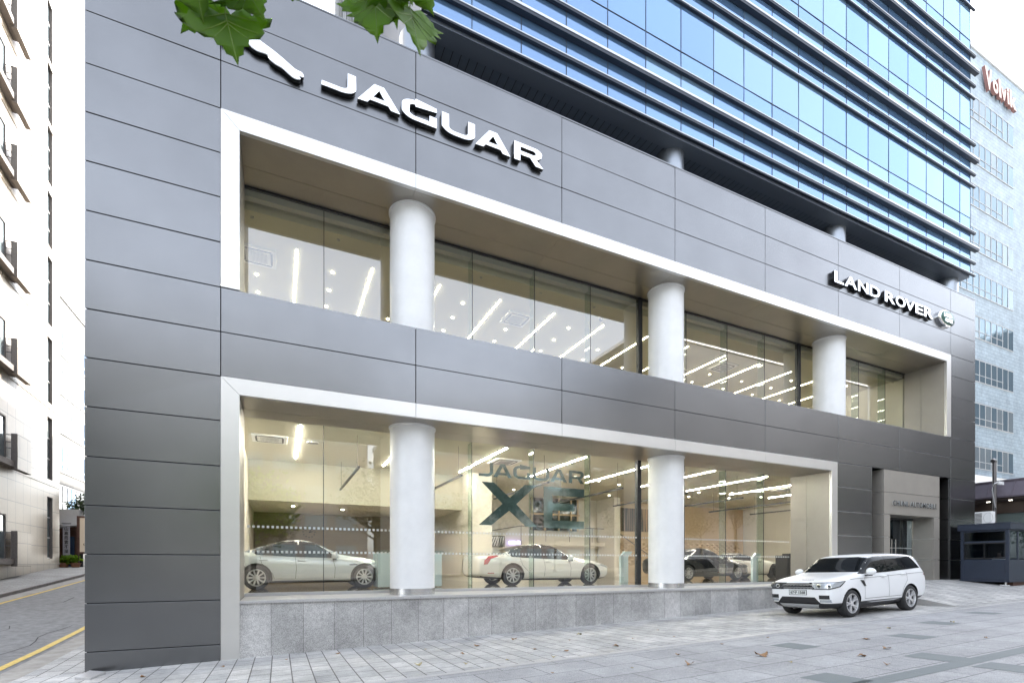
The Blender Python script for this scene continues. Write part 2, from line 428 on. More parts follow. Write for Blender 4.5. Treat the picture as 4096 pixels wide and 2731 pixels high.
crack([(-5.6+.12*math.sin(i*1.3), 12.6+i*.55) for i in range(12)]); crack([(-6.9+.1*math.sin(i*2.1), 15+i*.5) for i in range(9)], .01)
crack([(-6.4, 17.2), (-6.8, 17.5), (-7.4, 17.4), (-7.9, 17.9)], .01); crack([(-7.6, 23), (-7.2, 23.6), (-7.3, 25)], .02)
struct('road_cracks', mb, 'crack')
# street behind the camera
sheet('street', [-200, -30, 0, 30, 200], [-18, -8, -2.2], lambda x, y: gz(x, y)-.16, 'asphalt')
sheet('far_sidewalk', [-200, -30, 0, 30, 200], [-26, -18], lambda x, y: gz(x, y)-.02, 'sidepave')
mb = MB(); mb.box(-200, 200, -2.2, -2.0, -2.6, -1.62)
# ================================================================== SHOWROOM BUILDING
SX = [-3.356, -1.105, 3.029, 7.171, 11.31, 15.44, 19.54, 23.66, 27.71, 29.908]
LV = [-2.3, -1.67, -.74, .20, 1.13, 2.06, 3.01, 3.94, 4.87, 5.80, 6.74, 7.68, 8.61, 9.54, 10.54, 11.53, 12.52]
bld = thing('showroom_building', 'grey metal panelled two storey car showroom at the foot of the glass tower', 'building', (0, 12, -.7))
GAP = .009; prn = random.Random(5)
def panels(mb, x0, x1, z0, z1, y=12.0, t=.045, m=0):
    n = len(mb.v); mb.box(x0+GAP, x1-GAP, y, y+t, z0+GAP, z1-GAP, m)
    for i in (0, 1, 4, 5): q = mb.v[n+i]; mb.v[n+i] = (q[0], q[1]+prn.uniform(-.004, .004), q[2])
pn = MB(); bk = MB()
# corner pier
for i in range(len(LV)-1): panels(pn, SX[0], SX[1], LV[i] if i else gz(-2, 12)-.05, LV[i+1])
# parapet rows and band rows
for c in range(1, 9):
    for (a, b) in ((9.54, 10.54), (10.54, 11.53), (11.53, 12.52)): panels(pn, SX[c], SX[c+1], a, b)
    if c < 8:
        for (a, b) in ((3.94, 4.87), (4.87, 5.80)): panels(pn, SX[c], SX[c+1], a, b)
for i in range(len(LV)-1):                                       # right pier
    if 3.9 < LV[i] < 9.5: panels(pn, SX[8], SX[9], LV[i], LV[i+1])
for (a, b) in ((-1.3, -.74), (-.74, .20), (.20, 1.13), (1.13, 2.06), (2.06, 3.01), (3.01, 3.94)):
    panels(pn, 19.47, 21.722, max(a, -1.25), b); panels(pn, 27.651, 29.908, a, b)
    pn.box(27.651, 27.69, 12.046, 13.1, a+GAP, b-GAP)
cl = pn.build('cladding', 'panel', bld, bevel=.004)
bk.box(-3.33, 29.88, 12.046, 12.09, 9.55, 12.5); bk.box(-3.33, -1.12, 12.046, 12.09, -2.3, 9.55)
bk.box(-1.12, 19.6, 12.046, 12.09, 3.95, 5.78); bk.box(27.72, 29.88, 12.046, 12.09, 3.95, 9.55)
bk.build('panel_backing', 'panel_gap', bld)
bk = MB(); bk.box(19.6, 27.72, 12.046, 12.09, 3.95, 5.78); bk.box(19.48, 21.70, 12.046, 12.09, -1.3, 3.93); bk.box(27.70, 29.88, 12.046, 12.09, -1.3, 3.93)
bk.build('panel_backing', 'alu_line', bld)  # pale joints at the right: edge reflections put into the backing colour
cp = MB(); cp.box(-3.37, 29.92, 11.99, 12.35, 12.515, 12.55); cp.build('parapet_cap', 'panel', bld)
# structural shell
sh = MB()
sh.box(-3.33, -1.2, 12.1, 32, -2.4, 12.3); sh.box(29.1, 29.86, 12.1, 32, -2.4, 12.3); sh.box(-1.2, 29.1, 24.6, 32, -2.4, 12.3)
sh.box(-1.2, 29.1, 12.1, 24.6, 11.2, 11.4); sh.box(-1.2, 29.1, 12.1, 12.4, 9.56, 11.2); sh.box(-1.2, 29.1, 12.4, 13.66, 9.26, 9.6)
sh.box(-1.2, 29.1, 12.1, 13.6, 4.0, 5.72); sh.box(-1.2, 29.1, 13.6, 24.6, 4.0, 5.4)
sh.box(19.5, 21.7, 12.1, 13.62, -1.4, 4.0); sh.box(27.7, 29.1, 12.1, 13.62, -1.4, 4.0)
sh.box(-3.33, 29.86, 32.01, 62, -2.4, 17)  # unseen rear wing, added to shade the alley and the stone block
sh.build('wall', 'panel_gap', bld)
# white reveal frames
def frame(x0, x1, zb, zt, w_, leftbot, rightbot, bottom_y=12.0, xi0=None, xi1=None):
    mb = MB(); y0, y1 = 11.985, 12.09
    seams = [x0]+[s for s in SX if x0+.5 < s < x1-.5]+[x1]
    zi = zt-w_
    for a, b in zip(seams, seams[1:]):
        L = a if a == x0 else a+.004; Rr = b if b == x1 else b-.004
        p = [(L, zt), (Rr, zt), (Rr-(w_ if b == x1 else 0), zi), (L+(w_ if a == x0 else 0), zi)]
        mb.prism(p, 'y', y0, y1)
    mb.prism([(x0, leftbot), (x0+w_, leftbot), (x0+w_, zi-.004), (x0, zt-.004)], 'y', y0, y1)
    mb.prism([(x1, rightbot), (x1-w_, rightbot), (x1-w_, zi-.004), (x1, zt-.004)], 'y', y0, y1)
    return mb
frame(-1.105, 27.71, 5.8, 9.54, .347, 5.81, 5.81).build('window_surround', 'white_alu', bld, bevel=.004)
frame(-1.105, 19.467, -2, 3.94, .347, -2.1, -1.3).build('window_surround', 'white_alu', bld, bevel=.004)
GY = 13.66
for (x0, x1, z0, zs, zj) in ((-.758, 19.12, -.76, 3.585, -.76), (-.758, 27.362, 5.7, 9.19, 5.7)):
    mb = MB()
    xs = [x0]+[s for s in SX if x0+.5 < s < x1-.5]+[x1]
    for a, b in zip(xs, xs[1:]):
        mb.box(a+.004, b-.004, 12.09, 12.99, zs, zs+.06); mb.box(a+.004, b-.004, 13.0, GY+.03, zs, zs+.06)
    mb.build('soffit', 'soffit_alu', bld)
    for xa, xb, xc, xd in ((x0-.05, x0, x0-.06, x0-.049), (x1, x1+.05, x1+.049, x1+.06)):
        mb = MB()
        for y0, y1 in ((12.092, 12.99), (13.0, GY+.02)): mb.box(xa, xb, y0, y1, z0, zs)
        mb.box(xc, xd, 12.1, GY, z0, zs, 1)
        mb.build('reveal', ['tan_panel', 'alu_line'], bld)
mb = MB(); mb.box(-.758, 27.36, 12.1, GY+.05, 5.725, 5.775); mb.build('sill', 'panel', bld)
# granite base and ledge
M['granite_slab'] = brickmat('granite_slab', (.38, .375, .365), (.50, .49, .48), (.12, .11, .11), .651, 40., .004, axes='xz', shift=(.157+6.51, 20), offset=0, speck=.45, blotch=.26, bump=.15, rough=.55)
mb = MB(); mb.box(-.76, 19.12, 12.03, 12.3, -2.3, -.835); mb.build('granite_base', 'granite_slab', bld)
mb = MB(); x = -.76
while x < 19.1:
    mb.box(x+.002, min(x+1.95, 19.12)-.002, 11.99, GY+.06, -.833, -.77); x += 1.953
mb.build('ledge', 'granite_top', bld, bevel=.004)
# columns
def column(x, z0, z1, ring):
    mb = MB(); mb.lathe([(.58, z0), (.58, z1-.05), (.61, z1-.035), (.61, z1-.001)], (x, 13.0, 0), 48)
    c = mb.build('column', 'col_white', bld, smooth=35)
    if ring:
        mb = MB(); mb.lathe([(.588, z0), (.588, z0+.16), (.57, z0+.165)], (x, 13.0, 0), 48)
        off = parent_loc(bld)
        r = mb.build('base_ring', 'steel', bld, smooth=35); r.parent = c
for x in (3.19, 11.85): column(x, -.772, 3.585, True)
for x in (3.19, 11.85, 20.54): column(x, 5.77, 9.19, False)
# glazing
lowx = [-.758, 1.038, 3.075, 5.112, 7.153, 9.231, 11.162, 11.312, 13.318, 15.396, 17.485, 19.12]
upx = [-.758, 1.048, 3.1, 5.126, 7.184, 9.248, 11.218, 11.369, 13.402, 15.465, 17.535, 19.532, 19.70, 21.65, 23.696, 25.742, 27.36]
for xs, z0, z1, thick in ((lowx, -.69, 3.585, (11.162,)), (upx, 5.775, 9.19, (11.218, 19.532))):
    for a, b in zip(xs, xs[1:]):
        if b-a < .3: continue
        mb = MB(); mb.quad((a+.008, GY, z0), (b-.008, GY, z0), (b-.008, GY, z1), (a+.008, GY, z1))
        mb.build('glass_pane', 'glass' if z0 < 0 else 'glass_up', bld)
    mb = MB(); fn = MB(); mu = MB()
    for x in xs[1:-1]:
        if x in thick: mu.box(x, x+.15, GY-.04, GY+.12, z0, z1)
        elif x-.16 not in thick and not any(abs(x-t-.15) < .03 for t in thick):
            mb = MB(); mb.box(x-.008, x+.008, GY-.006, GY+.012, z0, z1); mb.build('glass_joint', 'dark_frame', bld)
            if x > 4: fn = MB(); fn.box(x-.010, x+.010, GY+.02, GY+.32, z0, z1); fn.build('glass_fin', 'glass_edge', bld)
        if x in thick: mu.build('mullion', 'dark_frame', bld); mu = MB()
    mb = MB(); mb.box(xs[0], xs[-1], GY-.03, GY+.05, z0-.085, z0); mb.box(xs[0], xs[-1], GY-.02, GY+.03, z1-.035, z1-.001) if z0 > 0 else None
    mb.build('window_track', 'greyplastic' if z0 < 0 else 'black', bld)
# dotted safety strips on the shop glass
for z in (.93, .315):
    mb = MB(); x = -.70
    while x < 19.0:
        if not (2.5 < x < 3.7 and False): mb.box(x, x+.055, GY-.005, GY-.002, z-.028, z+.028)
        x += .1062
    mb.build('frosted_dots', 'frost', bld)['kind'] = 'stuff'
# interior shell
mb = MB(); mb.box(-1.2, 29.1, GY+.05, 24.6, -.80, -.69); mb.build('showroom_floor', 'floor_in', bld)
mb = MB(); mb.box(-1.2, 29.1, GY+.03, 24.6, 3.74, 3.95); mb.build('showroom_ceiling', 'ceiling', bld)
mb = MB(); mb.box(-1.2, 29.1, GY+.55, 24.6, 9.0, 9.2); mb.box(-1.2, 27.4, GY+.50, GY+.54, 8.93, 9.19); mb.build('showroom_ceiling', 'ceiling', bld)
mb = MB(); mb.box(-1.2, 27.4, GY+.12, GY+.30, 9.03, 9.19); mb.build('blind_box', 'greyplastic', bld)
mb = MB(); mb.box(-1.2, 8.0, 19.9, 20.1, 2.3, 3.74); mb.build('bulkhead', 'wall_olive', bld)
mb = MB(); mb.box(-1.2, 8.0, 20.101, 24.3, 2.3, 2.45)
mb.box(-1.19, -1.0, GY+.1, 24.4, -.69, 3.74); mb.box(28.9, 29.09, GY+.1, 24.4, -.69, 3.74); mb.box(8.0, 28.9, 24.3, 24.5, -.69, 3.74)
mb.box(7.0, 8.0, 19.0, 24.4, -.69, 3.74); mb.box(16.9, 17.3, 22.6, 24.4, -.69, 3.74)
mb.build('inner_wall', 'wall_in', bld)
mb = MB(); mb.box(-1.0, 7.0, 24.3, 24.5, -.69, 2.3); mb.build('inner_wall', 'wall_dark', bld)
mb = MB(); mb.box(17.3, 28.8, 24.1, 24.29, -.69, 3.73); mb.build('inner_wall', 'wall_warm', bld)
mb = MB(); mb.box(-1.19, -1.0, GY+.1, 22, 5.4, 9.0); mb.box(27.4, 27.6, GY+.1, 22, 5.4, 9.0); mb.box(-1.0, 27.4, 22, 22.2, 5.4, 9.0)
mb.build('inner_wall', 'wall_in', bld)
mb = MB(); mb.box(-1.2, 29.1, 13.7, 24.6, 5.4, 5.45); mb.build('upper_floor', 'floor_in', bld)
# quilted diamond wall relief
mb = MB()
for i in range(24):
    for j in range(11):
        cx, cz = 18.0+i*.44+(j % 2)*.22, .0+j*.13
        n = len(mb.v); mb.v += [(cx-.22, 24.09, cz), (cx, 24.09, cz-.125), (cx+.22, 24.09, cz), (cx, 24.09, cz+.125), (cx, 24.01, cz)]
        for q in range(4): mb.f.append((n+q, n+(q+1) % 4, n+4)); mb.m.append(0)
mb.build('quilted_wall_panel', 'wall_warm', bld)
# ceiling lamps (linear and recessed)
for k in range(9):
    x = .53+3.04*k
    mb = MB(); mb.box(x-.017, x+.017, 14.5, 19.1, 3.725, 3.745); mb.build('linear_lamp', 'led', bld)
for k in range(13):
    x = .46+2.12*k
    mb = MB(); mb.box(x-.014, x+.014, 15.47, 20.5, 8.985, 9.005); mb.build('linear_lamp', 'led_up', bld)
def disc(x, y, z, r, nm, m1):
    mb = MB(); mb.lathe([(0, z), (r*.75, z), (r, z-.02), (r*1.02, z+.004)], (x, y, 0), 16); mb.m = [0]*len(mb.m)
    mb.build(nm, m1, bld, smooth=40)
for k in range(13):
    for y in (14.5, 16.2, 17.31, 18.42):
        x = -.63+2.12*k
        if y == 16.2 and k % 2 == 0 and k > 0: continue
        disc(x, y, 8.99, .042, 'recessed_lamp', 'greyplastic' if y == 14.5 else 'lampglow')
for (x, y) in ((9.7, 17.4), (11.4, 18.0), (12.9, 18.4), (14.4, 18.9), (16.9, 19.3), (17.9, 20.5), (19.7, 19.2), (20.4, 20.6), (21.4, 18.6), (22.9, 20.1), (24.1, 19.0), (13.4, 21.1), (16.1, 22.0), (10.6, 22.4)):
    disc(x, y, 3.73, .055, 'recessed_lamp', 'lampglow')
for (x, y) in ((.5, 21.3), (2.4, 21.8), (4.6, 21.2), (6.0, 22.4)): disc(x, y, 2.295, .06, 'recessed_lamp', 'lampglow')
disc(.94, 16.37, 3.735, .17, 'ceiling_speaker', 'greyplastic'); disc(10.9, 17.6, 3.735, .17, 'ceiling_speaker', 'greyplastic')
# entrance block
en = MB()
for (x0, x1, z0, z1) in ((22.52, 26.764, 3.0, 3.93), (22.52, 26.764, 2.083, 3.0), (22.52, 22.965, 1.15, 2.083), (22.52, 22.965, .21, 1.15), (22.52, 22.965, -.75, .21),
                         (26.295, 26.764, 1.15, 2.083), (26.295, 26.764, .21, 1.15), (26.295, 26.764, -.75, .21)):
    en.box(x0+GAP, x1-GAP, 11.995, 12.045, z0+GAP, z1-GAP)
for (a, b) in ((3.0, 3.93), (2.083, 3.0), (1.15, 2.083), (.21, 1.15), (-.75, .21)):
    en.box(22.52, 22.55, 12.05, 13.08, a+GAP, b-GAP); en.box(26.735, 26.764, 12.05, 13.08, a+GAP, b-GAP)
    if b < 2.2:
        en.box(26.295, 26.325, 12.05, 12.86, a+GAP, b-GAP); en.box(22.935, 22.965, 12.05, 12.86, a+GAP, b-GAP)
en.box(22.97, 26.29, 12.05, 12.86, 2.085, 2.12)
en.build('entrance_panel', 'tan_panel', bld, bevel=.003)
en = MB(); en.box(22.551, 22.934, 12.046, 13.06, -.8, 2.12); en.box(26.326, 26.734, 12.046, 13.06, -.8, 2.12); en.box(22.551, 26.734, 12.046, 13.06, 2.121, 3.92)
en.build('entrance_backing', 'alu_line', bld)
en = MB(); en.box(21.7, 22.97, 13.1, 13.2, -.8, 3.94); en.box(26.29, 27.7, 13.1, 13.2, -.8, 3.94); en.box(21.7, 27.7, 13.1, 13.2, 2.1, 3.94)
en.build('slot_wall', 'panel_gap', bld)

mb = MB(); mb.quad((22.97, 12.81, -.68), (24.62, 12.81, -.68), (24.62, 12.81, 2.0), (22.97, 12.81, 2.0)); d1 = mb.build('door', 'booth_glass', bld)
mb = MB(); mb.quad((24.64, 12.81, -.68), (26.27, 12.81, -.68), (26.27, 12.81, 2.0), (24.64, 12.81, 2.0)); d2 = mb.build('door', 'booth_glass', bld)
for d_, hx in ((d1, 24.50), (d2, 24.80)):
    mb = MB(); mb.tube([(hx, 12.74, -.35), (hx, 12.74, 1.12)], .018, 8); mb.box(hx-.01, hx+.01, 12.74, 12.81, .95, .98); mb.box(hx-.01, hx+.01, 12.74, 12.81, -.2, -.17)
    h = mb.build('handle', 'steel', bld); h.parent = d_
mb = MB(); mb.box(22.97, 26.29, 12.79, 12.83, 2.0, 2.083); mb.box(24.4, 24.55, 12.78, 12.84, 1.95, 2.02); mb.build('door_frame', 'dark_frame', bld)
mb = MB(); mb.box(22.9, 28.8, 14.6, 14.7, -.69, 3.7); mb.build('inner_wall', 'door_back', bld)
mb = MB()
for k in range(34): mb.box(23.02+k*.095, 23.06+k*.095, 12.803, 12.807, .72, .76)
mb.build('frosted_dots', 'frost', bld)['kind'] = 'stuff'

# ================================================================== FACADE SIGNS
LET = {
 'J': (.80, [stroke([(0, .095), (.42, .095)]+arc(.44, .36, .265, -90, 0, 6)+[(.705, .45), (.705, 1)], .19)]),
 'A': (1.04, [[(0, 0), (.40, 1), (.64, 1), (1.04, 0), (.82, 0), (.755, .17), (.285, .17), (.22, 0)], [(.355, .345), (.685, .345), (.52, .80)]]),
 'G': (.93, [stroke([(.93, .905), (.36, .905)]+arc(.36, .64, .265, 90, 180, 6)+arc(.36, .36, .265, 180, 270, 6)+[(.835, .095), (.835, .50)], .19)]),
 'U': (.94, [stroke([(.095, 1), (.095, .40)]+arc(.36, .36, .265, 180, 270, 6)+arc(.58, .36, .265, 270, 360, 6)+[(.845, .40), (.845, 1)], .19)]),
 'R': (.95, [[(0, 0), (0, 1), (.68, 1)]+arc(.68, .76, .24, 80, -20, 6)+[(.90, .60), (.80, .43), (.72, .38), (.95, 0), (.71, 0), (.52, .37), (.19, .37), (.19, 0)],
             [(.19, .81), (.64, .81), (.72, .74), (.72, .64), (.64, .56), (.19, .56)]])}
def letter(ch, x0, x1, z0, z1, depth, bevel=0.):
    w_, polys = LET[ch]
    me = outline_mesh([[(p[0]/w_*(x1-x0), p[1]*(z1-z0)) for p in q] for q in polys], depth, bevel)
    for v in me.vertices: v.co.x += x0; v.co.z += z0
    return me
def two_tone(me):
    me.materials.clear(); me.materials.append(M['chrome']); me.materials.append(M['sign_side'])
    for p in me.polygons: p.material_index = 0 if p.normal.y < -.3 else 1
k_ = 11.86/12
s1 = thing('facade_sign', 'chrome JAGUAR lettering on grey panels above the upper showroom window', 'sign', (.87, 12, 10.75))
for ch, a, b in (('J', .879, 1.618), ('A', 1.676, 2.633), ('G', 2.698, 3.557), ('U', 3.70, 4.575), ('A', 4.614, 5.572), ('R', 5.709, 6.573)):
    me = letter(ch, a*k_, b*k_, 10.872*k_, 11.345*k_, .10, .008)
    two_tone(me); o = bpy.data.objects.new('letter', me); COL.objects.link(o); o.parent = s1; o.location = Vector((0, 11.93, 0))-s1.location
s2 = thing('facade_sign', 'chrome LAND ROVER lettering at the right end of the parapet', 'sign', (19.2, 12, 10.7))
for ch, a, b in (('L', 19.31, 19.877), ('A', 19.93, 20.72), ('N', 20.79, 21.47), ('D', 21.56, 22.27), ('R', 22.60, 23.33), ('O', 23.38, 24.09), ('V', 24.06, 24.80), ('E', 24.86, 25.45), ('R', 25.53, 26.24)):
    me = text_mesh(ch, a*k_, b*k_, 10.852*k_, 11.285*k_, .12, bold=.018)
    two_tone(me); o = bpy.data.objects.new('letter', me); COL.objects.link(o); o.parent = s2; o.location = Vector((0, 11.92, 0))-s2.location
# oval badge
s3 = thing('oval_badge', 'green and silver oval badge beside the chrome lettering at the parapet end', 'badge', (27.18, 12, 10.68))
mb = MB(); prof = [(0, -.15), (.86, -.15), (.96, -.13), (1, -.09), (1, 0)]; mb.lathe(prof, (0, 0, 0), 40, 'y')
o = mb.build('rim', 'chrome', s3, smooth=40, world=False); o.scale = (.66, 1, .36); o.location = (-.05, 0, .35)
mb = MB(); mb.lathe([(0, -.158), (.84, -.158), (.86, -.148)], (0, 0, 0), 40, 'y'); MM('badge_green', (.05, .12, .10), .3, .5)
o = mb.build('face', 'badge_green', s3, smooth=40, world=False); o.scale = (.66, 1, .36); o.location = (-.05, 0, .35)
for body, x0, x1, z0, z1 in (('LAND-', -.40, .26, .37, .54), ('-ROVER', -.34, .34, .15, .32)):
    me = text_mesh(body, x0, x1, z0, z1, .012, bold=.015); o = mesh_obj('lettering', me, 'chrome', s3, loc=(0, -.165, 0))
# leaping cat emblem, head end hidden by the leaves
cat = [(.486, 10.905), (.46, 10.955), (.38, 10.965), (.30, 10.985), (.20, 11.04), (.10, 11.095), (.0, 11.145), (-.12, 11.20), (-.25, 11.25), (-.38, 11.30), (-.46, 11.345), (-.60, 11.36), (-.80, 11.41), (-.98, 11.40), (-1.07, 11.33), (-1.05, 11.29), (-.98, 11.30),
       (-.93, 11.25), (-.84, 11.22), (-1.05, 11.10), (-1.12, 11.04), (-1.05, 11.03), (-.86, 11.12), (-.70, 11.17), (-.58, 11.13), (-.50, 11.08), (-.40, 11.06), (-.30, 11.07), (-.22, 11.06), (-.17, 10.98), (-.08, 10.93), (.02, 10.91), (.10, 10.88), (.18, 10.83), (.26, 10.79), (.34, 10.775), (.42, 10.80), (.40, 10.84), (.36, 10.86), (.42, 10.865), (.48, 10.87)]
def cr(pts, n=3):
    o_ = []
    for i in range(len(pts)):
        p0, p1, p2, p3 = [Vector(pts[(i+k-1) % len(pts)]) for k in range(4)]
        for j in range(n):
            t = j/n
            o_.append(tuple(.5*((2*p1)+(-p0+p2)*t+(2*p0-5*p1+4*p2-p3)*t*t+(-p0+3*p1-3*p2+p3)*t**3)))
    return o_
me = outline_mesh([[(x*k_, z*k_) for x, z in cr(cat)]], .07, .014)
two_tone(me); o = bpy.data.objects.new('cat_emblem', me); COL.objects.link(o); o.location = (0, 11.92, 0)
me.shade_smooth(); me.set_sharp_from_angle(angle=R(60))
tag(o, 'leaping chrome cat emblem on the panels left of the chrome lettering', 'emblem')
me = text_mesh('CHUNIL AUTOMOBILE', 23.047, 26.402, 2.45, 2.67, .014, bold=.022)
s4 = mesh_obj('entrance_sign', me, ['ink', 'plate'], None, loc=(0, 11.945, 0))
for p in me.polygons: p.material_index = 0 if p.normal.y < -.5 else 1
tag(s4, 'black raised CHUNIL AUTOMOBILE lettering above the entrance door', 'sign')
# mirror vinyl on the shop window
s5 = thing('window_decal', 'large reflective JAGUAR XE vinyl lettering on the ground floor glass', 'decal', (5.3, GY, 1.1))
def deco(me):
    o = mesh_obj('letter', me, 'decal', s5); o.location = Vector((0, GY-.006, 0))-s5.location
for ch, a, b in (('J', 5.32, 5.785), ('A', 5.784, 6.41), ('G', 6.447, 7.03), ('U', 7.115, 7.70), ('A', 7.73, 8.36), ('R', 8.42, 9.005)): deco(letter(ch, a, b, 2.615, 3.02, .003))
deco(outline_mesh([[(5.32, 1.17), (5.72, 1.17), (6.31, 1.63), (6.87, 1.17), (7.27, 1.17), (6.55, 1.84), (7.225, 2.45), (6.84, 2.45), (6.33, 2.02), (5.81, 2.45), (5.408, 2.45), (6.09, 1.83)]], .003))
deco(outline_mesh([[(7.498, 1.15), (9.0, 1.15), (9.0, 1.40), (7.82, 1.40), (7.82, 1.707), (8.617, 1.707), (8.617, 1.94), (7.82, 1.94), (7.82, 2.18), (9.0, 2.18), (9.0, 2.443), (7.498, 2.443)]], .003))

# ================================================================== OFFICE TOWER
tw = thing('office_tower', 'blue glass office tower with dark horizontal fins rising behind the metal parapet', 'tower', (3.2, 12.2, 11.4))
TX0, TX1, TY = 3.25, 29.93, 12.2
mull = [TX0]+[7.44-1.437*2+1.4365*i for i in range(0, 18)]
mull = [x for x in mull if x < TX1-.5]+[TX1]
base = 13.83; PER = 4.24; NF = 8
M['tower_glass2'] = glassmat('tower_glass2', (.2, .3, .4), .36, (.46, .64, .90), power=4., body=(.15, .24, .34), bodyfac=.9)
M['tower_glass3'] = glassmat('tower_glass3', (.2, .3, .4), .36, (.42, .61, .90), power=4., body=(.11, .19, .30), bodyfac=.9)
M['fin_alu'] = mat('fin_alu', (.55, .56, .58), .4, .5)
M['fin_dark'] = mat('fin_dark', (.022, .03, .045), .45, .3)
rr = random.Random(3)
for f in range(NF):
    z0 = base+PER*f
    for nm, cuts in (('spandrel_glass', [z0+.02, z0+.60, z0+1.25]), ('window_band', [z0+1.25, z0+2.03, z0+2.72, z0+PER])):
        mb = MB()
        for za, zb in zip(cuts, cuts[1:]):
            for a, b in zip(mull, mull[1:]):
                ty = [rr.uniform(-.004, .004) for _ in range(4)]
                mb.quad((a, TY+ty[0], za), (b, TY+ty[1], za), (b, TY+ty[2], zb), (a, TY+ty[3], zb), m=rr.choice([0, 0, 2, 1]) if nm == 'window_band' else rr.choice([0, 0, 0, 2]))
        mb.build(nm, ['tower_glass', 'tower_glass2', 'tower_glass3'], tw)
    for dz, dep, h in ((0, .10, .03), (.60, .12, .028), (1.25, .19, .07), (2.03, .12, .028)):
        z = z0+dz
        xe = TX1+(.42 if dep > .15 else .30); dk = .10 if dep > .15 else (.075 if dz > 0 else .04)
        mb = MB(); mb.box(TX0-.05, xe, TY-dep, TY-.005, z, z+h); mb.box(TX0-.05, xe, TY-dep+.012, TY-.008, z-dk, z-.001, 1)  # dark strip below each fin: underside shade put into its colour
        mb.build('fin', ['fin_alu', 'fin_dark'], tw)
    mb = MB(); mb.box(TX0, TX1, TY-.014, TY+.03, z0+2.70, z0+2.72); mb.build('transom', 'fin_dark', tw)
for x in mull:
    mb = MB(); mb.box(x-.010, x+.010, TY-.012, TY-.001, base, base+PER*NF); mb.build('mullion', 'fin_dark', tw)
M['tower_soffit'] = brickmat('tower_soffit', (.13, .155, .19), (.12, .145, .18), (.02, .024, .03), .235, 60., .012, axes='xz', offset=0, speck=.05, blotch=.05, bump=.6, rough=.5)
M['tower_beam'] = mat('tower_beam', (.15, .175, .21), .45, .3)
mb = MB(); mb.box(TX0, TX1, TY+.03, TY+.50, 13.72, 13.82); mb.build('soffit_beam', 'tower_beam', tw)
mb = MB(); mb.box(TX0, TX1, TY+.50, 14.3, 13.76, 13.84); mb.build('soffit', 'tower_soffit', tw)
mb = MB(); mb.box(TX0+.2, TX1, TY+.3, 32, 13.9, base+PER*NF); mb.build('core', 'fin_dark', tw)
mb = MB(); mb.box(TX0+.1, TX1, 14.32, 32, 11.4, 13.76); mb.build('core', 'fin_dark', tw)
mb = MB(); mb.quad((TX1+.005, TY, base), (TX1+.005, 32, base), (TX1+.005, 32, base+PER*NF), (TX1+.005, TY, base+PER*NF)); mb.build('side_glass', 'tower_glass2', tw)
x = 4.4; i = 0
while x < 29.4:
    mb = MB(); mb.quad((x, 14.25, 11.4), (x+1.40, 14.25, 11.4), (x+1.40, 14.25, 13.76), (x, 14.25, 13.76)); mb.build('strip_window', 'dark_glass', tw)
    mb = MB(); mb.box(x-.03, x+.0, 14.20, 14.25, 11.4, 13.76); mb.build('mullion', 'fin_dark', tw); x += 1.436
for x in (3.3, 11.97, 20.71, 29.45):
    mb = MB(); mb.lathe([(.46, 11.3), (.46, 13.76)], (x, 12.95, 0), 40); mb.build('column', 'col_metal', tw, smooth=40)
lo = MB(); lo.box(2.15, 3.22, 22.1, 22.6, 11.4, 46); lo.build('side_wing', 'roof_white', tw)
for i, x in enumerate((2.10, 2.19, 2.40, 2.46, 2.58, 2.80, 2.97, 3.10, 3.22)):
    mb = MB(); mb.box(x, x+(.05 if i % 3 else .085), 21.7, 22.08, 11.4, 46); mb.build('louvre_blade', 'greyplastic', tw)

# ================================================================== TILED BUILDING AT RIGHT
M['blue_tile'] = brickmat('blue_tile', (.34, .41, .46), (.29, .355, .405), (.19, .23, .26), .62, .30, .018, axes='xz', speck=.08, blotch=.22, bump=.2, rough=.5)
rb = thing('tiled_building', 'pale blue tiled office block with ribbon windows at the right edge', 'building', (50, 21, -1))
mb = MB(); mb.box(34, 62.5, 21, 40, -1, 42.6); mb.build('wall', 'blue_tile', rb)
mb = MB(); mb.box(33.9, 62.6, 20.9, 40, 42.6, 43.0); mb.build('roof', 'roof_white', rb)
for k in range(10):
    zb = 36.9-3.61*k
    x0 = 46.0
    fr_ = MB(); fr_.box(x0, 58.9, 20.95, 21.02, zb-.06, zb); fr_.box(x0, 58.9, 20.95, 21.02, zb+1.75, zb+1.81)
    x = x0; i = 0
    while x < 58.8:
        fr_.box(x-.03, x+.03, 20.94, 21.0, zb+.001, zb+1.749); x += .99; i += 1
    fr_.box(x0, 57, 20.945, 20.99, zb+.52, zb+.56)
    wn = MB(); x = x0
    while x < 58.8:
        e = min(x+.99, 58.9); t = [rr.uniform(-.01, .01) for _ in range(4)]
        wn.quad((x, 20.97+t[0], zb), (e, 20.97+t[1], zb), (e, 20.97+t[2], zb+1.75), (x, 20.97+t[3], zb+1.75), m=rr.choice([0, 0, 1])); x += .99
    o = wn.build('window', ['blue_glass', 'blue_glass2'], rb); q = fr_.build('frame', 'greyplastic', rb); q.parent = o
s6 = thing('rooftop_sign', 'pink raised Volvik script lettering high on the pale blue tiled wall', 'sign', (53.4, 21, 39.9))
wd = [('V', 53.35, 54.5, 39.75, 41.5), ('o', 54.6, 55.5, 39.9, 40.95), ('l', 55.65, 56.0, 39.85, 41.35), ('v', 56.05, 56.95, 39.85, 40.85), ('i', 57.1, 57.45, 39.85, 41.2), ('k', 57.6, 58.75, 39.8, 41.25)]
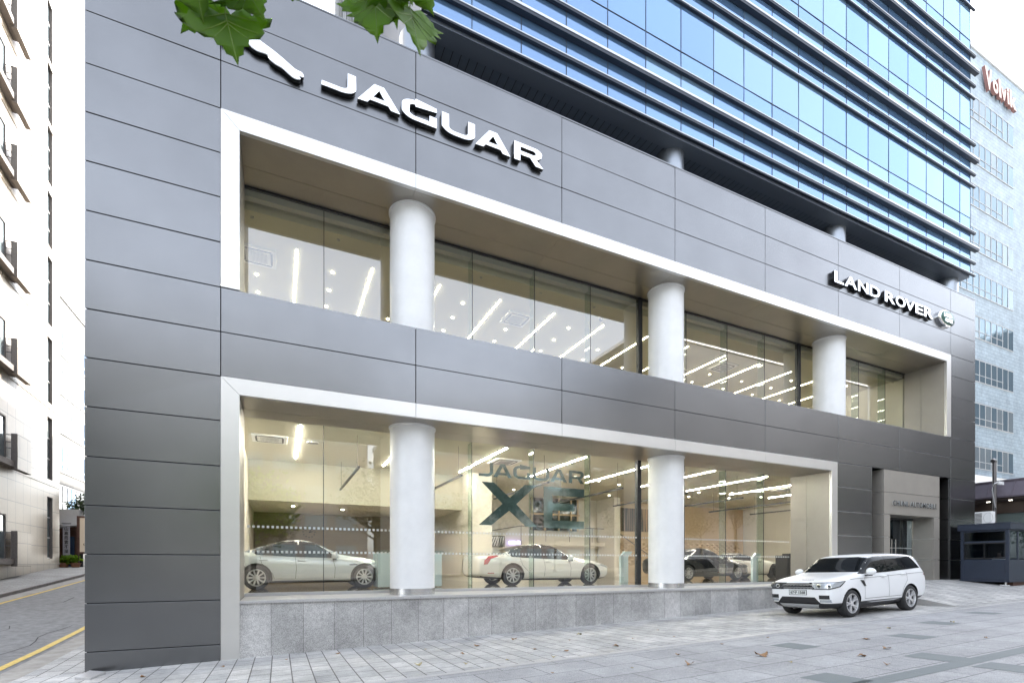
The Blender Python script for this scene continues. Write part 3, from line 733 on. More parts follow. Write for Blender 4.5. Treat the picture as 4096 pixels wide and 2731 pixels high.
for ch, a, b, c, d in wd:
    me = text_mesh(ch, a, b, c, d, .22, bold=.03); me.materials.clear(); me.materials.append(M['pink_sign']); me.materials.append(M['pink_side'])
    for p in me.polygons: p.material_index = 0 if p.normal.y < -.5 else 1
    for v in me.vertices: v.co.x += (v.co.z-39.8)*-.12
    o = bpy.data.objects.new('letter', me); COL.objects.link(o); o.parent = s6; o.location = Vector((0, 20.8, 0))-s6.location

# ================================================================== LEFT STONE BUILDING
ANG = 2.7
lb = thing('stone_building', 'sunlit cream stone apartment block with small grey balconies at the left edge', 'building', (-11.9, 31, -1), R(ANG))
# local frame: face plane x=0 looking +x, y along the alley from Y=31
M['cream'] = brickmat('cream', (.46, .39, .30), (.42, .355, .275), (.20, .165, .13), .95, 1.05, .018, axes='yz', offset=0, speck=.06, blotch=.08, bump=.15, rough=.35)
def lbuild(mb, n, m, p=None, **k):
    o = mb.build(n, m, lb if p is None else p, world=False, **k); return o
Z0 = 1.0   # local z = world z + 1
wt = (33.1, 29.4, 25.65, 21.9, 18.07, 13.36, 8.68, 3.98); wb_ = (29.66, 26.0, 22.4, 18.7, 14.1, 9.5, 5.0, .36)
ws = [(a+Z0, b+Z0) for a, b in zip(wt, wb_)]
mb = MB()
ya0, ya1, yend = 6.65, 7.55, 8.75
mb.box(-.5, 0, -12, ya0, -.6, 36); mb.box(-.5, 0, ya1, yend, -.6, 36)
zc = 36
for a, b in ws: mb.box(-.5, 0, ya0, ya1, a, zc); zc = b
mb.box(-.5, 0, ya0, ya1, -.6, zc)
mb.box(-14, -.5, -12, yend, -.6, 36)
lbuild(mb, 'wall', 'cream')
for z in [b+Z0-.35 for b in wb_]+[35.5]:
    mb = MB(); mb.box(0, .03, -12, yend+.02, z, z+.10); lbuild(mb, 'string_course', 'cream')
for a, b in ws:
    mb = MB(); mb.quad((-.15, ya0, b), (-.15, ya1, b), (-.15, ya1, a), (-.15, ya0, a)); g = lbuild(mb, 'window', 'window_grey')
    mb = MB(); mb.box(-.145, -.001, ya1-.03, ya1, b, a); mb.box(-.145, -.001, ya0, ya0+.03, b, a); mb.box(-.145, -.001, ya0, ya1, a-.03, a)
    q = lbuild(mb, 'reveal', 'stone_brown', g)
    mb = MB()
    for t in (.33, .66, 0): mb.box(-.145, -.11, ya0+.03, ya1-.03, b+(a-b)*t, b+(a-b)*t+.06)
    mb.box(-.145, -.11, ya0+.03, ya0+.09, b, a)
    q = lbuild(mb, 'frame', 'whiteplastic', g)
mb = MB(); mb.box(-.02, .55, ya0-.1, ya0-.05, 0, 0)
bal = [27.7, 24.1, 20.34, 15.64, 10.95, 6.34, 1.63]
for i, t in enumerate(bal):
    z = t+Z0; h = 1.62
    mb = MB(); mb.box(-.02, .35, -.6, 1.95, z-h, z-h+.28); b0 = lbuild(mb, 'balcony', 'stone_brown')
    mb = MB(); mb.box(.22, .44, 1.0, 2.75, z-h-.1, z, 0); mb.box(.441, .455, 1.02, 2.73, z-h-.08, z-.02, 1)
    lbuild(mb, 'parapet', ['stone_brown', 'cream'], b0)
    mb = MB()
    for dz in (-.72, -.42, -.08): mb.tube([(-.25, .95, z+dz), (.26, .98, z+dz)], .022, 6)
    mb.tube([(-.25, .95, z-h+.28), (-.25, .95, z-.2), (-.18, .95, z-.08)], .03, 6)
    lbuild(mb, 'railing', 'rail', b0)
    mb = MB(); mb.quad((.004, -1.2, z-h+.28), (.004, .95, z-h+.28), (.004, .95, z+.75), (.004, -1.2, z+.75)); q = lbuild(mb, 'balcony_door', 'window_grey')
    mb = MB(); mb.box(.005, .05, .90, 1.0, z-h+.28, z+.80); mb.box(.005, .05, -1.2, .9, z+.72, z+.80); lbuild(mb, 'frame', 'stone_brown', q)

# ================================================================== WHITE BUILDING BEHIND
M['white_tile'] = brickmat('white_tile', (.20, .20, .195), (.185, .185, .185), (.13, .13, .13), .5, .22, .02, axes='yz', speck=.06, blotch=.06, bump=.1)
wbld = thing('white_office_building', 'white tiled office block with ribbon windows behind the cream stone block', 'building', (-14, 45, -.3))
mb = MB(); mb.box(-24, -14, 40, 75, -.5, 18.9); mb.build('wall', 'white_tile', wbld)
mb = MB(); mb.box(-24.1, -13.9, 39.9, 75, 18.9, 19.15); mb.build('roof', 'roof_white', wbld)
for z in (14.9, 12.1, 9.35, 6.6, 3.85):
    mb = MB(); y = 44.0
    while y < 72: mb.quad((-13.985, y+.04, z+.03), (-13.985, y+.83, z+.03), (-13.985, y+.83, z+1.72), (-13.985, y+.04, z+1.72), m=rr.choice([0, 0, 0, 1])); y += .87
    o = mb.build('window', ['tower_glass2', 'window_grey'], wbld)
    mb = MB(); mb.box(-13.99, -13.95, 43.9, 72, z-.06, z+.03); mb.box(-13.99, -13.95, 43.9, 72, z+1.72, z+1.8); mb.box(-13.99, -13.95, 43.9, 72, z+.5, z+.55)
    y = 44.0
    while y < 72: mb.box(-13.989, -13.952, y-.03, y+.03, z+.031, z+1.719); y += .87
    q = mb.build('frame', 'whiteplastic', wbld); q.parent = o
# alley restaurant front
rs = thing('alley_shop', 'small dark shop front with curved awning at the end of the alley', 'shop', (-12.4, 42.6, -.2))
mb = MB(); mb.box(-14, -11.8, 43.3, 47, -.3, 2.6, 0); mb.build('wall', 'brown', rs)
mb = MB(); mb.box(-13.9, -12.25, 42.9, 46, 2.65, 3.72); mb.build('parapet', 'shadegrey', rs)
mb = MB(); pts = [(-13.9+.1*i, 2.30+.32*math.sin(math.pi*.5*i/19)) for i in range(0, 20)]
mb.prism(pts+[(p[0], p[1]-.05) for p in pts[::-1]], 'y', 41.9, 42.9); mb.build('awning', 'awning', rs)
mb = MB(); mb.box(-12.05, -11.85, 42.2, 43.2, -.25, 2.3); mb.build('post', 'dark_frame', rs)
mb = MB(); mb.quad((-13.1, 43.25, -.2), (-12.6, 43.25, -.2), (-12.6, 43.25, 1.9), (-13.1, 43.25, 1.9)); mb.build('door', 'dark_glass', rs)
def vtext(chars, x0, x1, ztop, zbot, y, m, parent, cat=None):
    h = (ztop-zbot)/len(chars)
    for i, c in enumerate(chars):
        if c == ' ': continue
        me = text_mesh(c, x0, x1, ztop-h*(i+1)+h*.12, ztop-h*i-h*.08, .01, bold=.01)
        o = mesh_obj('character', me, m, parent); o.location = Vector((0, y, 0))-parent_loc(parent)
bn = thing('banner', 'grey hanging banner with vertical brush characters beside the alley shop door', 'banner', (-12.6, 42, -.1))
mb = MB(); mb.box(-12.84, -12.48, 42.0, 42.03, .62, 2.66); mb.build('cloth', 'banner_grey', bn)
mb = MB(); mb.tube([(-12.9, 42.02, 2.7), (-12.42, 42.02, 2.7)], .03, 6); mb.build('rod', 'dark_frame', bn)
vtext('山高而雲不深', -12.76, -12.56, 2.5, .72, 41.99, 'ink', bn)
ls = thing('light_box_sign', 'lit cream sign box with brown frame and vertical Korean letters in the alley', 'sign', (-11.5, 41, -.1))
mb = MB(); mb.box(-11.85, -10.9, 41.05, 41.3, .70, 3.15); mb.build('frame', 'brown', ls)
mb = MB(); mb.box(-11.68, -11.0, 40.99, 41.05, .82, 3.02); mb.build('face', 'banner_lit', ls)
mb = MB(); mb.tube([(-11.8, 41.2, -.2), (-11.8, 41.2, .72)], .04, 6); mb.build('post', 'brown', ls)
mb = MB(); mb.tube([(-11.0, 41.2, -.2), (-11.0, 41.2, .72)], .04, 6); mb.build('post', 'brown', ls)
mb = MB(); mb.box(-11.22, -11.10, 40.7, 40.95, 3.12, 3.22); o = mb.build('spot_lamp', 'dark_frame', ls)
mb = MB(); mb.lathe([(0, 3.11), (.06, 3.11), (.06, 3.12)], (-11.14, 40.84, 0), 12); q = mb.build('bulb', 'lampglow', ls)
vtext('자연 가득한', -11.40, -11.18, 2.95, 1.45, 40.975, 'ink', ls); vtext('여', -11.5, -11.22, 1.42, 1.15, 40.975, 'brown', ls)
# ================================================================== RIGHT SIDE SHOP
rs2 = thing('mansard_shop', 'low shop with dark seamed mansard eave and glazed front at the right edge', 'shop', (34.2, 14, -.7))
mb = MB(); mb.prism([(34.0, 3.50), (34.0, 3.56), (34.45, 4.36), (34.5, 4.36), (34.5, 3.50)], 'y', 4, 26)
mb.build('eave', 'mansard', rs2)
for i in range(22):
    y = 4.3+i*.985; mb = MB(); mb.prism([(33.975, 3.55), (34.01, 3.53), (34.46, 4.35), (34.425, 4.38)], 'y', y, y+.03); mb.build('seam', 'mansard', rs2)
mb = MB(); mb.box(33.98, 34.05, 4, 26, 3.48, 3.55); mb.box(34.4, 34.6, 4, 26, 4.36, 4.44); mb.build('trim', 'mansard', rs2)
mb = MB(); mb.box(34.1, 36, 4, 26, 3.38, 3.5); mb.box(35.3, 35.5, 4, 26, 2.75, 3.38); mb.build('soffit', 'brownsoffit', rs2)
mb = MB(); mb.box(35.42, 46, 4, 26, 4.36, 4.5); mb.build('roof', 'roof_white', rs2)
mb = MB(); mb.box(44, 46, 4, 26, -.7, 4.3); mb.build('back_wall', 'wall_in', rs2)
mb = MB(); mb.box(35.5, 44, 4, 26, 2.95, 3.1); mb.build('ceiling', 'ceiling', rs2)
for i in range(9):
    y = 4.2+i*2.4
    mb = MB(); mb.quad((35.4, y, -.65), (35.4, y+2.3, -.65), (35.4, y+2.3, 2.75), (35.4, y, 2.75)); mb.build('window', 'shop_glass', rs2)
    mb = MB(); mb.box(35.36, 35.44, y-.08, y-.01, -.65, 2.75); mb.build('mullion', 'dark_frame', rs2)
me = text_mesh('LINCOLN', 0, .9, 2.02, 2.15, .01, bold=.02)
for v in me.vertices: v.co = (35.33+v.co.y, 13.45-v.co.x, v.co.z)
o = mesh_obj('lettering', me, 'ink', rs2); o.location = -rs2.location
for (y) in (11.4, 12.5, 13.4):
    mb = MB(); mb.lathe([(0, 3.375), (.08, 3.375), (.09, 3.385)], (34.8, y, 0), 12); mb.build('recessed_lamp', 'lampglow', rs2)
# white garden wall / lower block left of the shop
bw = thing('white_annex', 'plain white rendered annex wall above the mansard eave', 'wall', (40, 20.2, -.7))
mb = MB(); mb.box(36.5, 60, 19.4, 20.7, -.7, 6.9); mb.build('wall', 'roof_white', bw)
# ================================================================== GUARD BOOTH
gb = thing('guard_booth', 'dark blue metal guard booth with flat roof standing by the building corner', 'booth', (27.8, 10.05, -.9))
X0, X1, Y0, Y1, B0, B1 = 27.8, 30.2, 10.045, 11.665, -.67, 1.50
mb = MB()
mb.box(X0, X0+.05, Y0, Y1, B0, .22); mb.box(X0, X1, Y0, Y0+.05, B0, .22); mb.box(X1-.05, X1, Y0, Y1, B0, B1); mb.box(X0, X1, Y1-.05, Y1, B0, B1)
mb.box(X0, X0+.05, Y0, Y1, 1.42, B1); mb.box(X0, X1, Y0, Y0+.05, 1.44, B1)
mb.box(X0-.02, X0+.08, Y0-.02, Y0+.10, B0, B1); mb.box(X0-.01, X0+.07, Y1-.10, Y1+.01, B0, B1); mb.box(X1-.1, X1+.01, Y0-.01, Y0+.1, B0, B1)
mb.box(X0-.01, X0+.05, Y0+.1, Y1-.1, .945, 1.02)
mb.build('body', 'booth', gb, bevel=.006)
mb = MB(); mb.box(X0-.09, X1+.09, Y0-.09, Y1+.09, 1.50, 1.755); mb.box(X0-.11, X1+.11, Y0-.11, Y1+.11, 1.755, 1.785); mb.build('roof', 'booth', gb, bevel=.006)
mb = MB(); mb.box(X0-.04, X1+.04, Y0-.04, Y1+.04, B0-.07, B0); mb.build('floor_frame', 'booth', gb)
for (y0, y1, z0, z1) in ((10.14, 11.54, 1.02, 1.42), (10.18, 10.84, .30, .90), (10.86, 11.50, .30, .90)):
    mb = MB(); mb.quad((X0+.02, y0, z0), (X0+.02, y1, z0), (X0+.02, y1, z1), (X0+.02, y0, z1)); w_ = mb.build('window', 'booth_glass', gb)
    if z1 < 1:
        mb = MB(); mb.box(X0-.004, X0+.04, y0-.03, y1+.03, z0-.06, z0); mb.box(X0-.004, X0+.04, y0-.03, y1+.03, z1, z1+.045); mb.box(X0-.005, X0+.04, y0-.03, y0, z0, z1); mb.box(X0-.005, X0+.04, y1, y1+.03, z0, z1)
        q = mb.build('frame', 'black', gb); q.parent = w_
for (x0, x1) in ((27.93, 28.60), (28.70, 29.40), (29.5, 30.1)):
    mb = MB(); mb.quad((x0, Y0+.02, .27), (x1, Y0+.02, .27), (x1, Y0+.02, 1.42), (x0, Y0+.02, 1.42)); mb.build('window', 'booth_glass', gb)
    mb = MB(); mb.box(x1, x1+.09, Y0, Y0+.04, .22, 1.44); mb.build('window_post', 'booth', gb)
mb = MB(); mb.box(27.86, 28.06, 10.1, 10.35, -.99, -.86); o = mb.build('support_block', 'whiteplastic', gb)
mb = MB(); mb.tube([(27.96, 10.2, -.87), (27.96, 10.2, -.74)], .04, 8); mb.build('levelling_foot', 'steel', gb)
mb = MB(); mb.box(28.35, 29.6, 10.1, 10.3, -.98, -.745); mb.build('timber_block', 'woodbox', gb)
mb = MB(); mb.tube([(28.0, 11.4, -.85), (27.95, 10.9, -.93), (27.97, 10.6, -.90), (27.95, 10.3, -.85)], .018, 6); mb.build('cable', 'black', gb)
# air conditioner on the booth
ac = thing('air_conditioner', 'white outdoor air conditioner unit on the booth roof', 'air conditioner', (28.5, 11.2, 1.785))
mb = MB(); mb.box(28.5, 28.82, 10.86, 11.46, 1.80, 2.36); mb.build('casing', 'whiteplastic', ac, bevel=.02)
mb = MB()
for i in range(8): mb.box(28.49, 28.50, 11.2, 11.44, 1.86+i*.058, 1.89+i*.058)
mb.build('side_grille', 'black', ac)
mb = MB()
a = [(10.98+.16*math.cos(t*.3142), 2.08+.22*math.sin(t*.3142)) for t in range(20)]
mb.tube([(28.49, y, z) for y, z in a]+[(28.49, a[0][0], a[0][1])], .006, 5); mb.build('fan_ring', 'greyplastic', ac)
mb = MB(); mb.box(28.5, 28.8, 10.9, 10.96, 1.785, 1.80); mb.box(28.5, 28.8, 11.36, 11.42, 1.785, 1.80); mb.build('foot', 'rail', ac)
# pole
pl = thing('pipe_pole', 'tall grey steel pipe pole with hooked cap and cable behind the booth', 'pole', (33.33, 12.6, -.7))
mb = MB(); mb.tube([(33.35, 12.6, -.7), (33.35, 12.6, 5.2)], .085, 12); mb.build('pipe', 'rail', pl, smooth=40)
mb = MB(); mb.tube([(33.35, 12.6, 5.2), (33.35, 12.6, 5.32), (33.25, 12.6, 5.36), (33.16, 12.6, 5.30)], .10, 10); mb.build('cap', 'rail', pl, smooth=40)
mb = MB(); mb.tube([(33.35, 12.5, 4.2), (33.0, 12.5, 4.1), (32.85, 12.5, 3.8), (33.0, 12.5, 3.3), (33.18, 12.5, 2.9), (33.15, 12.5, 2.2)], .03, 6); mb.build('cable', 'greyplastic', pl, smooth=60)
mb = MB(); mb.box(33.45, 33.95, 12.45, 12.6, 4.12, 4.28); mb.build('junction_box', 'whiteplastic', pl)

# ================================================================== CARS
def lerp(a, b, t): return a+(b-a)*t
def car_body(st, wheels, wr, hw, clad_z, two=None):
    """st: (x, zlow, zbelt, ztop, wlow, wmid, wbelt, wtop); returns body mesh with arches cut, and BVH"""
    mb = MB(); n = 17
    ring = []
    for (x, zl, zb, zt, wl, wm, wbt, wt) in st:
        h = zb-zl; g = zt-zb
        half = [(0, zl), (wl*.8, zl), (wl, zl+.05), (lerp(wl, wm, .75), zl+h*.22), (wm, zl+h*.48), (wm*.992, zl+h*.78), (wbt+(wm-wbt)*.35, zl+h*.93), (wbt-.005, zb+.01*min(1, g*4)),
                (lerp(wbt, wt, .5), zb+g*.5), (wt+.02, zb+g*.86), (wt*.80, zb+g*.965), (wt*.4, zt-.004), (0, zt)]
        full = half+[(-a, b) for a, b in half[-2:0:-1]]
        ring.append([(x, a, b) for a, b in full])
    k = len(ring[0])
    for r_ in ring: mb.v += r_
    for i in range(len(ring)-1):
        for j in range(k):
            a = i*k+j; b = i*k+(j+1) % k; mb.f.append((a, b, b+k, a+k)); mb.m.append(0)
    mb.f.append(tuple(range(k))); mb.m.append(0); e = (len(ring)-1)*k; mb.f.append(tuple(e+i for i in range(k-1, -1, -1))); mb.m.append(0)
    o = mb.build('tmp', 'car_black'); s_ = o.modifiers.new('s', 'SUBSURF'); s_.levels = 2; s_.render_levels = 2
    cuts = []
    for wx in wheels:
        for sgn in (1, -1):
            c = MB(); c.lathe([(0, 0), (wr, 0), (wr, .6), (0, .6)], (0, 0, 0), 40, 'y')
            co = c.build('cut', 'car_black'); co.location = (wx, (hw-.30) if sgn > 0 else -(hw-.30)-.6, c and wr_z)
            bm_ = o.modifiers.new('b', 'BOOLEAN'); bm_.object = co; bm_.operation = 'DIFFERENCE'; bm_.solver = 'EXACT'; cuts.append(co)
    me = bake(o)
    for c in cuts: bpy.data.objects.remove(c)
    bm = bmesh.new(); bm.from_mesh(me)
    bmesh.ops.bisect_plane(bm, geom=bm.verts[:]+bm.edges[:]+bm.faces[:], plane_co=(0, 0, clad_z), plane_no=(0, 0, 1))
    bm.to_mesh(me); bm.free()
    return me
wr_z = .36
def decal_mesh(bvh, pts, origin, u, v, off=.004, res=.045, thick=0.):
    """project a 2D outline (u,v axes) onto the body along d = u x v direction"""
    origin = Vector(origin); u = Vector(u).normalized(); v = Vector(v).normalized(); d = v.cross(u).normalized()
    bm = bmesh.new(); vs = [bm.verts.new((p[0], p[1], 0)) for p in pts]; bm.faces.new(vs)
    bmesh.ops.triangulate(bm, faces=bm.faces[:])
    xs = [p[0] for p in pts]; ys = [p[1] for p in pts]
    for ax, lo_, hi_ in ((0, min(xs), max(xs)), (1, min(ys), max(ys))):
        t = lo_+res
        while t < hi_:
            co = (t, 0, 0) if ax == 0 else (0, t, 0); no = (1, 0, 0) if ax == 0 else (0, 1, 0)
            bmesh.ops.bisect_plane(bm, geom=bm.verts[:]+bm.edges[:]+bm.faces[:], plane_co=co, plane_no=no); t += res
    bad = []
    for q in bm.verts:
        p = origin+u*q.co.x+v*q.co.y
        hit, nrm, idx, dist = bvh.ray_cast(p, d)
        if hit is None: bad.append(q); continue
        q.co = hit-d*off+nrm*off*.5*(1 if nrm.dot(d) < 0 else -1)
    if bad: bmesh.ops.delete(bm, geom=bad, context='VERTS')
    me = bpy.data.meshes.new('decal'); bm.to_mesh(me); bm.free(); return me
def text_decal(bvh, body, x0, x1, z0, z1, origin, u, v, off=.006, bold=.01):
    me = text_mesh(body, x0, x1, z0, z1, .0001, bold=bold)
    origin = Vector(origin); u = Vector(u).normalized(); v = Vector(v).normalized(); d = v.cross(u).normalized()
    for q in me.vertices:
        p = origin+u*q.co.x+v*q.co.z
        hit, nrm, idx, dist = bvh.ray_cast(p, d)
        q.co = (hit-d*off) if hit else p+d
    return me
def wheel(parent, name, x, y, r, wd, side, spokes, rimmat='rim', face=.74, twist=0.):
    t = bpy.data.objects.new('wheel', None); COL.objects.link(t); t.parent = parent; t.location = (x, y, r); t.empty_display_size = .1
    h = wd/2
    mb = MB(); mb.lathe([(r*face, -h), (r*.90, -h-.004), (r*.97, -h+.02), (r, -h+.05), (r, h-.05), (r*.97, h-.02), (r*.90, h+.004), (r*face, h), (r*face-.01, h-.05), (r*face-.01, -h+.05), (r*face, -h)], (0, 0, 0), 48, 'y')
    mb.build('tyre', 'tyre', t, smooth=50, world=False)
    mb = MB(); ri = r*face
    s_ = side
    def Y(v): return s_*v
    mb.lathe([(ri, Y(h-.005)), (ri-.022, Y(h-.002)), (ri-.030, Y(h-.03)), (ri-.035, Y(-h+.02))], (0, 0, 0), 48, 'y')
    mb.lathe([(0, Y(h-.015)), (.03, Y(h-.013)), (.075, Y(h-.02)), (.08, Y(h-.06))], (0, 0, 0), 20, 'y')
    for i in range(spokes):
        for dd in ((-.5, .5) if spokes <= 7 else (0,)):
            a = 2*math.pi*i/spokes; w0 = .018 if spokes > 7 else .017
            a1 = a+dd*.34+twist; a0 = a+dd*.12
            pts = []
            for (rad, an, sg) in ((.06, a0, -1), (ri-.02, a1, -1), (ri-.02, a1, 1), (.06, a0, 1)):
                ww = w0*(1 if rad < .1 else 1.25)
                cx, cz = rad*math.cos(an), rad*math.sin(an)
                pts.append((cx-math.sin(an)*ww*sg, cz+math.cos(an)*ww*sg, rad))
            n = len(mb.v)
            for lay in (h-.012, h-.055):
                for (px, pz, rad) in pts: mb.v.append((px, Y(lay-(.018 if rad < .1 else 0)), pz))
            for f in ((0, 1, 2, 3), (7, 6, 5, 4), (0, 4, 5, 1), (1, 5, 6, 2), (2, 6, 7, 3), (3, 7, 4, 0)): mb.f.append(tuple(n+q for q in f)); mb.m.append(0)
    mb.build('rim', rimmat, t, smooth=30, world=False)
    mb = MB(); mb.lathe([(0, Y(h-.065)), (ri-.04, Y(h-.065)), (ri-.04, Y(h-.09))], (0, 0, 0), 24, 'y'); mb.build('gap_shade_disc', 'rim_dark', t, world=False)  # black disc close behind the spokes, stands in for shade in their gaps
    return t
def make_car(root, st, axles, r, track, twd, paint, clad_z=0., cladmat='car_black', archr=None, sidewin=(), windscreen=None, rearwin=None, spokes=10, rimmat='rim', side_extra=None, twist=0., belt=None, mirror=None, seams=(), handles=(), lamps=(), face=.74):
    global wr_z
    wr_z = r; archr = archr or r+.06
    hw = track/2+twd/2
    me = car_body(st, axles, archr, hw, clad_z)
    bvh = BVHTree.FromPolygons([v.co.copy() for v in me.vertices], [tuple(p.vertices) for p in me.polygons])
    me.materials.clear(); me.materials.append(M[paint]); me.materials.append(M['car_black']); me.materials.append(M[cladmat])
    for p in me.polygons:
        c = p.center; p.material_index = 0
        for ax in axles:
            dd = math.hypot(c.x-ax, c.z-r)
            if dd < archr+.004: p.material_index = 1
            elif dd < archr+.035 and clad_z > .3 and cladmat == 'none': p.material_index = 1
        if c.z < clad_z and p.material_index == 0: p.material_index = 2
        if p.normal.z < -.8: p.material_index = 1
    b = bpy.data.objects.new('body', me); COL.objects.link(b); b.parent = root
    me.shade_smooth(); me.set_sharp_from_angle(angle=R(38))
    def add(nm, m_, mt, par=None):
        m_.materials.clear(); m_.materials.append(M[mt]); o = bpy.data.objects.new(nm, m_); COL.objects.link(o); o.parent = par or root
        m_.shade_smooth(); return o
    for s_ in (1, -1):
        O = (0, s_*2.5, 0); U = (-s_, 0, 0)        # looking inwards: u x v = direction towards the car
        fx = -s_
        if side_extra: add('window_trim', decal_mesh(bvh, [(fx*a, z) for a, z in side_extra][::s_], O, U, (0, 0, 1), .003), 'car_gloss_black')
        for poly in sidewin: add('side_window', decal_mesh(bvh, [(fx*a, z) for a, z in poly][::s_], O, U, (0, 0, 1), .008), 'car_glass')
        for sm in seams:
            o_ = stroke([(fx*a, z) for a, z in sm], .010)
            add('door_seam', decal_mesh(bvh, o_ if poly_area(o_) > 0 else o_[::-1], O, U, (0, 0, 1), .003, .08), 'black')
        for (hx, hz) in handles:
            hit = bvh.ray_cast(Vector((hx, s_*2.5, hz)), Vector((0, -s_, 0)))[0]
            if hit:
                mb = MB(); mb.box(hx-.11, hx+.11, hit.y-s_*.01, hit.y+s_*.035, hz-.014, hz+.014); add('door_handle', mb.build('x', paint, None, bevel=0).data, paint)
                bpy.data.objects.remove(bpy.data.objects['x'])
        if mirror:
            mx, mz, mw = mirror
            hit = bvh.ray_cast(Vector((mx, s_*2.5, mz-.05)), Vector((0, -s_, 0)))[0]
            y0 = (hit.y if hit else s_*hw)-s_*.04
            bm = bmesh.new(); bmesh.ops.create_icosphere(bm, subdivisions=3, radius=1)
            for v in bm.verts:
                x, y, z = v.co
                x = max(-.75, x)
                v.co = (mx+x*.11, y0+s_*(.08+mw*.5)+y*mw*.5, mz+z*.105*(1-.2*s_*y)*(1.15 if z < 0 else 1) if z > -.7 else mz-.088)
            mm = bpy.data.meshes.new('m'); bm.to_mesh(mm); bm.free(); q = add('mirror', mm, paint)
            mb = MB(); mb.box(mx-.05, mx+.05, y0, y0+s_*.22, mz-.12, mz-.085); z_ = mb.build('mirror_arm', 'car_gloss_black', q, world=False)
    for nm, poly, m_, orig, u, v in lamps:
        o = add(nm, decal_mesh(bvh, poly, orig, u, v, .014 if nm in ('headlight', 'skid_plate') else .007, .03), m_)
    if windscreen: add('windscreen', decal_mesh(bvh, windscreen, (3.2, 0, 0), (0, 1, 0), (0, 0, 1), .006), 'car_glass')
    if rearwin: add('rear_window', decal_mesh(bvh, rearwin, (-3.5, 0, 0), (0, -1, 0), (0, 0, 1), .006), 'car_glass')
    for ax in axles:
        for s_ in (1, -1): wheel(root, 'wheel', ax, s_*track/2, r, twd, s_, spokes, rimmat, face, twist)
    mb = MB(); mb.box(axles[1], axles[0], -hw+.25, hw-.25, r*.55, r*1.2); mb.build('underbody', 'car_black', root, world=False)
    return bvh, add

# --- white suv on the forecourt
suv = thing('parked_suv', 'white suv with black sills parked on the paving before the entrance ramp', 'suv', (16.157, 9.58, -1.473), R(180))
suv.rotation_euler = (R(1.47), R(1.58), R(180))
S = [(2.40, .52, .84, .97, .50, .70, .68, .50), (2.375, .40, .93, 1.035, .72, .85, .83, .64), (2.30, .28, .99, 1.075, .83, .94, .91, .70), (2.08, .25, 1.05, 1.12, .88, .975, .93, .74), (1.75, .25, 1.10, 1.165, .90, .985, .94, .76),
     (1.46, .25, 1.13, 1.20, .91, .99, .94, .78), (1.10, .25, 1.16, 1.24, .90, .98, .935, .80), (.98, .25, 1.17, 1.265, .90, .975, .94, .83), (.88, .25, 1.175, 1.33, .90, .975, .94, .83), (.60, .25, 1.185, 1.53, .90, .975, .935, .81), (.34, .25, 1.19, 1.71, .90, .975, .935, .79),
     (.12, .25, 1.20, 1.785, .90, .975, .935, .785), (-.6, .25, 1.21, 1.80, .90, .975, .935, .785), (-1.2, .25, 1.22, 1.795, .90, .98, .935, .785), (-1.75, .26, 1.23, 1.775, .91, .985, .93, .745), (-2.14, .30, 1.24, 1.74, .90, .975, .92, .72),
     (-2.25, .32, 1.23, 1.68, .88, .965, .91, .70), (-2.37, .36, 1.20, 1.36, .86, .94, .88, .70), (-2.44, .42, 1.13, 1.24, .80, .91, .84, .64), (-2.47, .55, 1.00, 1.08, .68, .82, .76, .52)]
dgF = ((3.2, 0, 0), (0, 1, 0), (0, 0, 1))       # front projection: local x of outline = -y ... u=(0,1,0), v=z, d = (1,0,0)
def frontdir(y): return ((3.2, 0, 0), (0, -1, 0), (0, 0, 1))
FO = ((3.2, 0, 0), (0, 1, 0), (0, 0, 1))
def rect(a, b, c, d): return [(a, c), (b, c), (b, d), (a, d)]
DL = Vector((3.01, 1.40, 0)); UL = Vector((-2.2, 2.6, 0)).normalized()      # diagonal view of the left front corner
DRr = Vector((3.01, -1.40, 0)); UR = Vector((2.2, 2.6, 0)).normalized()
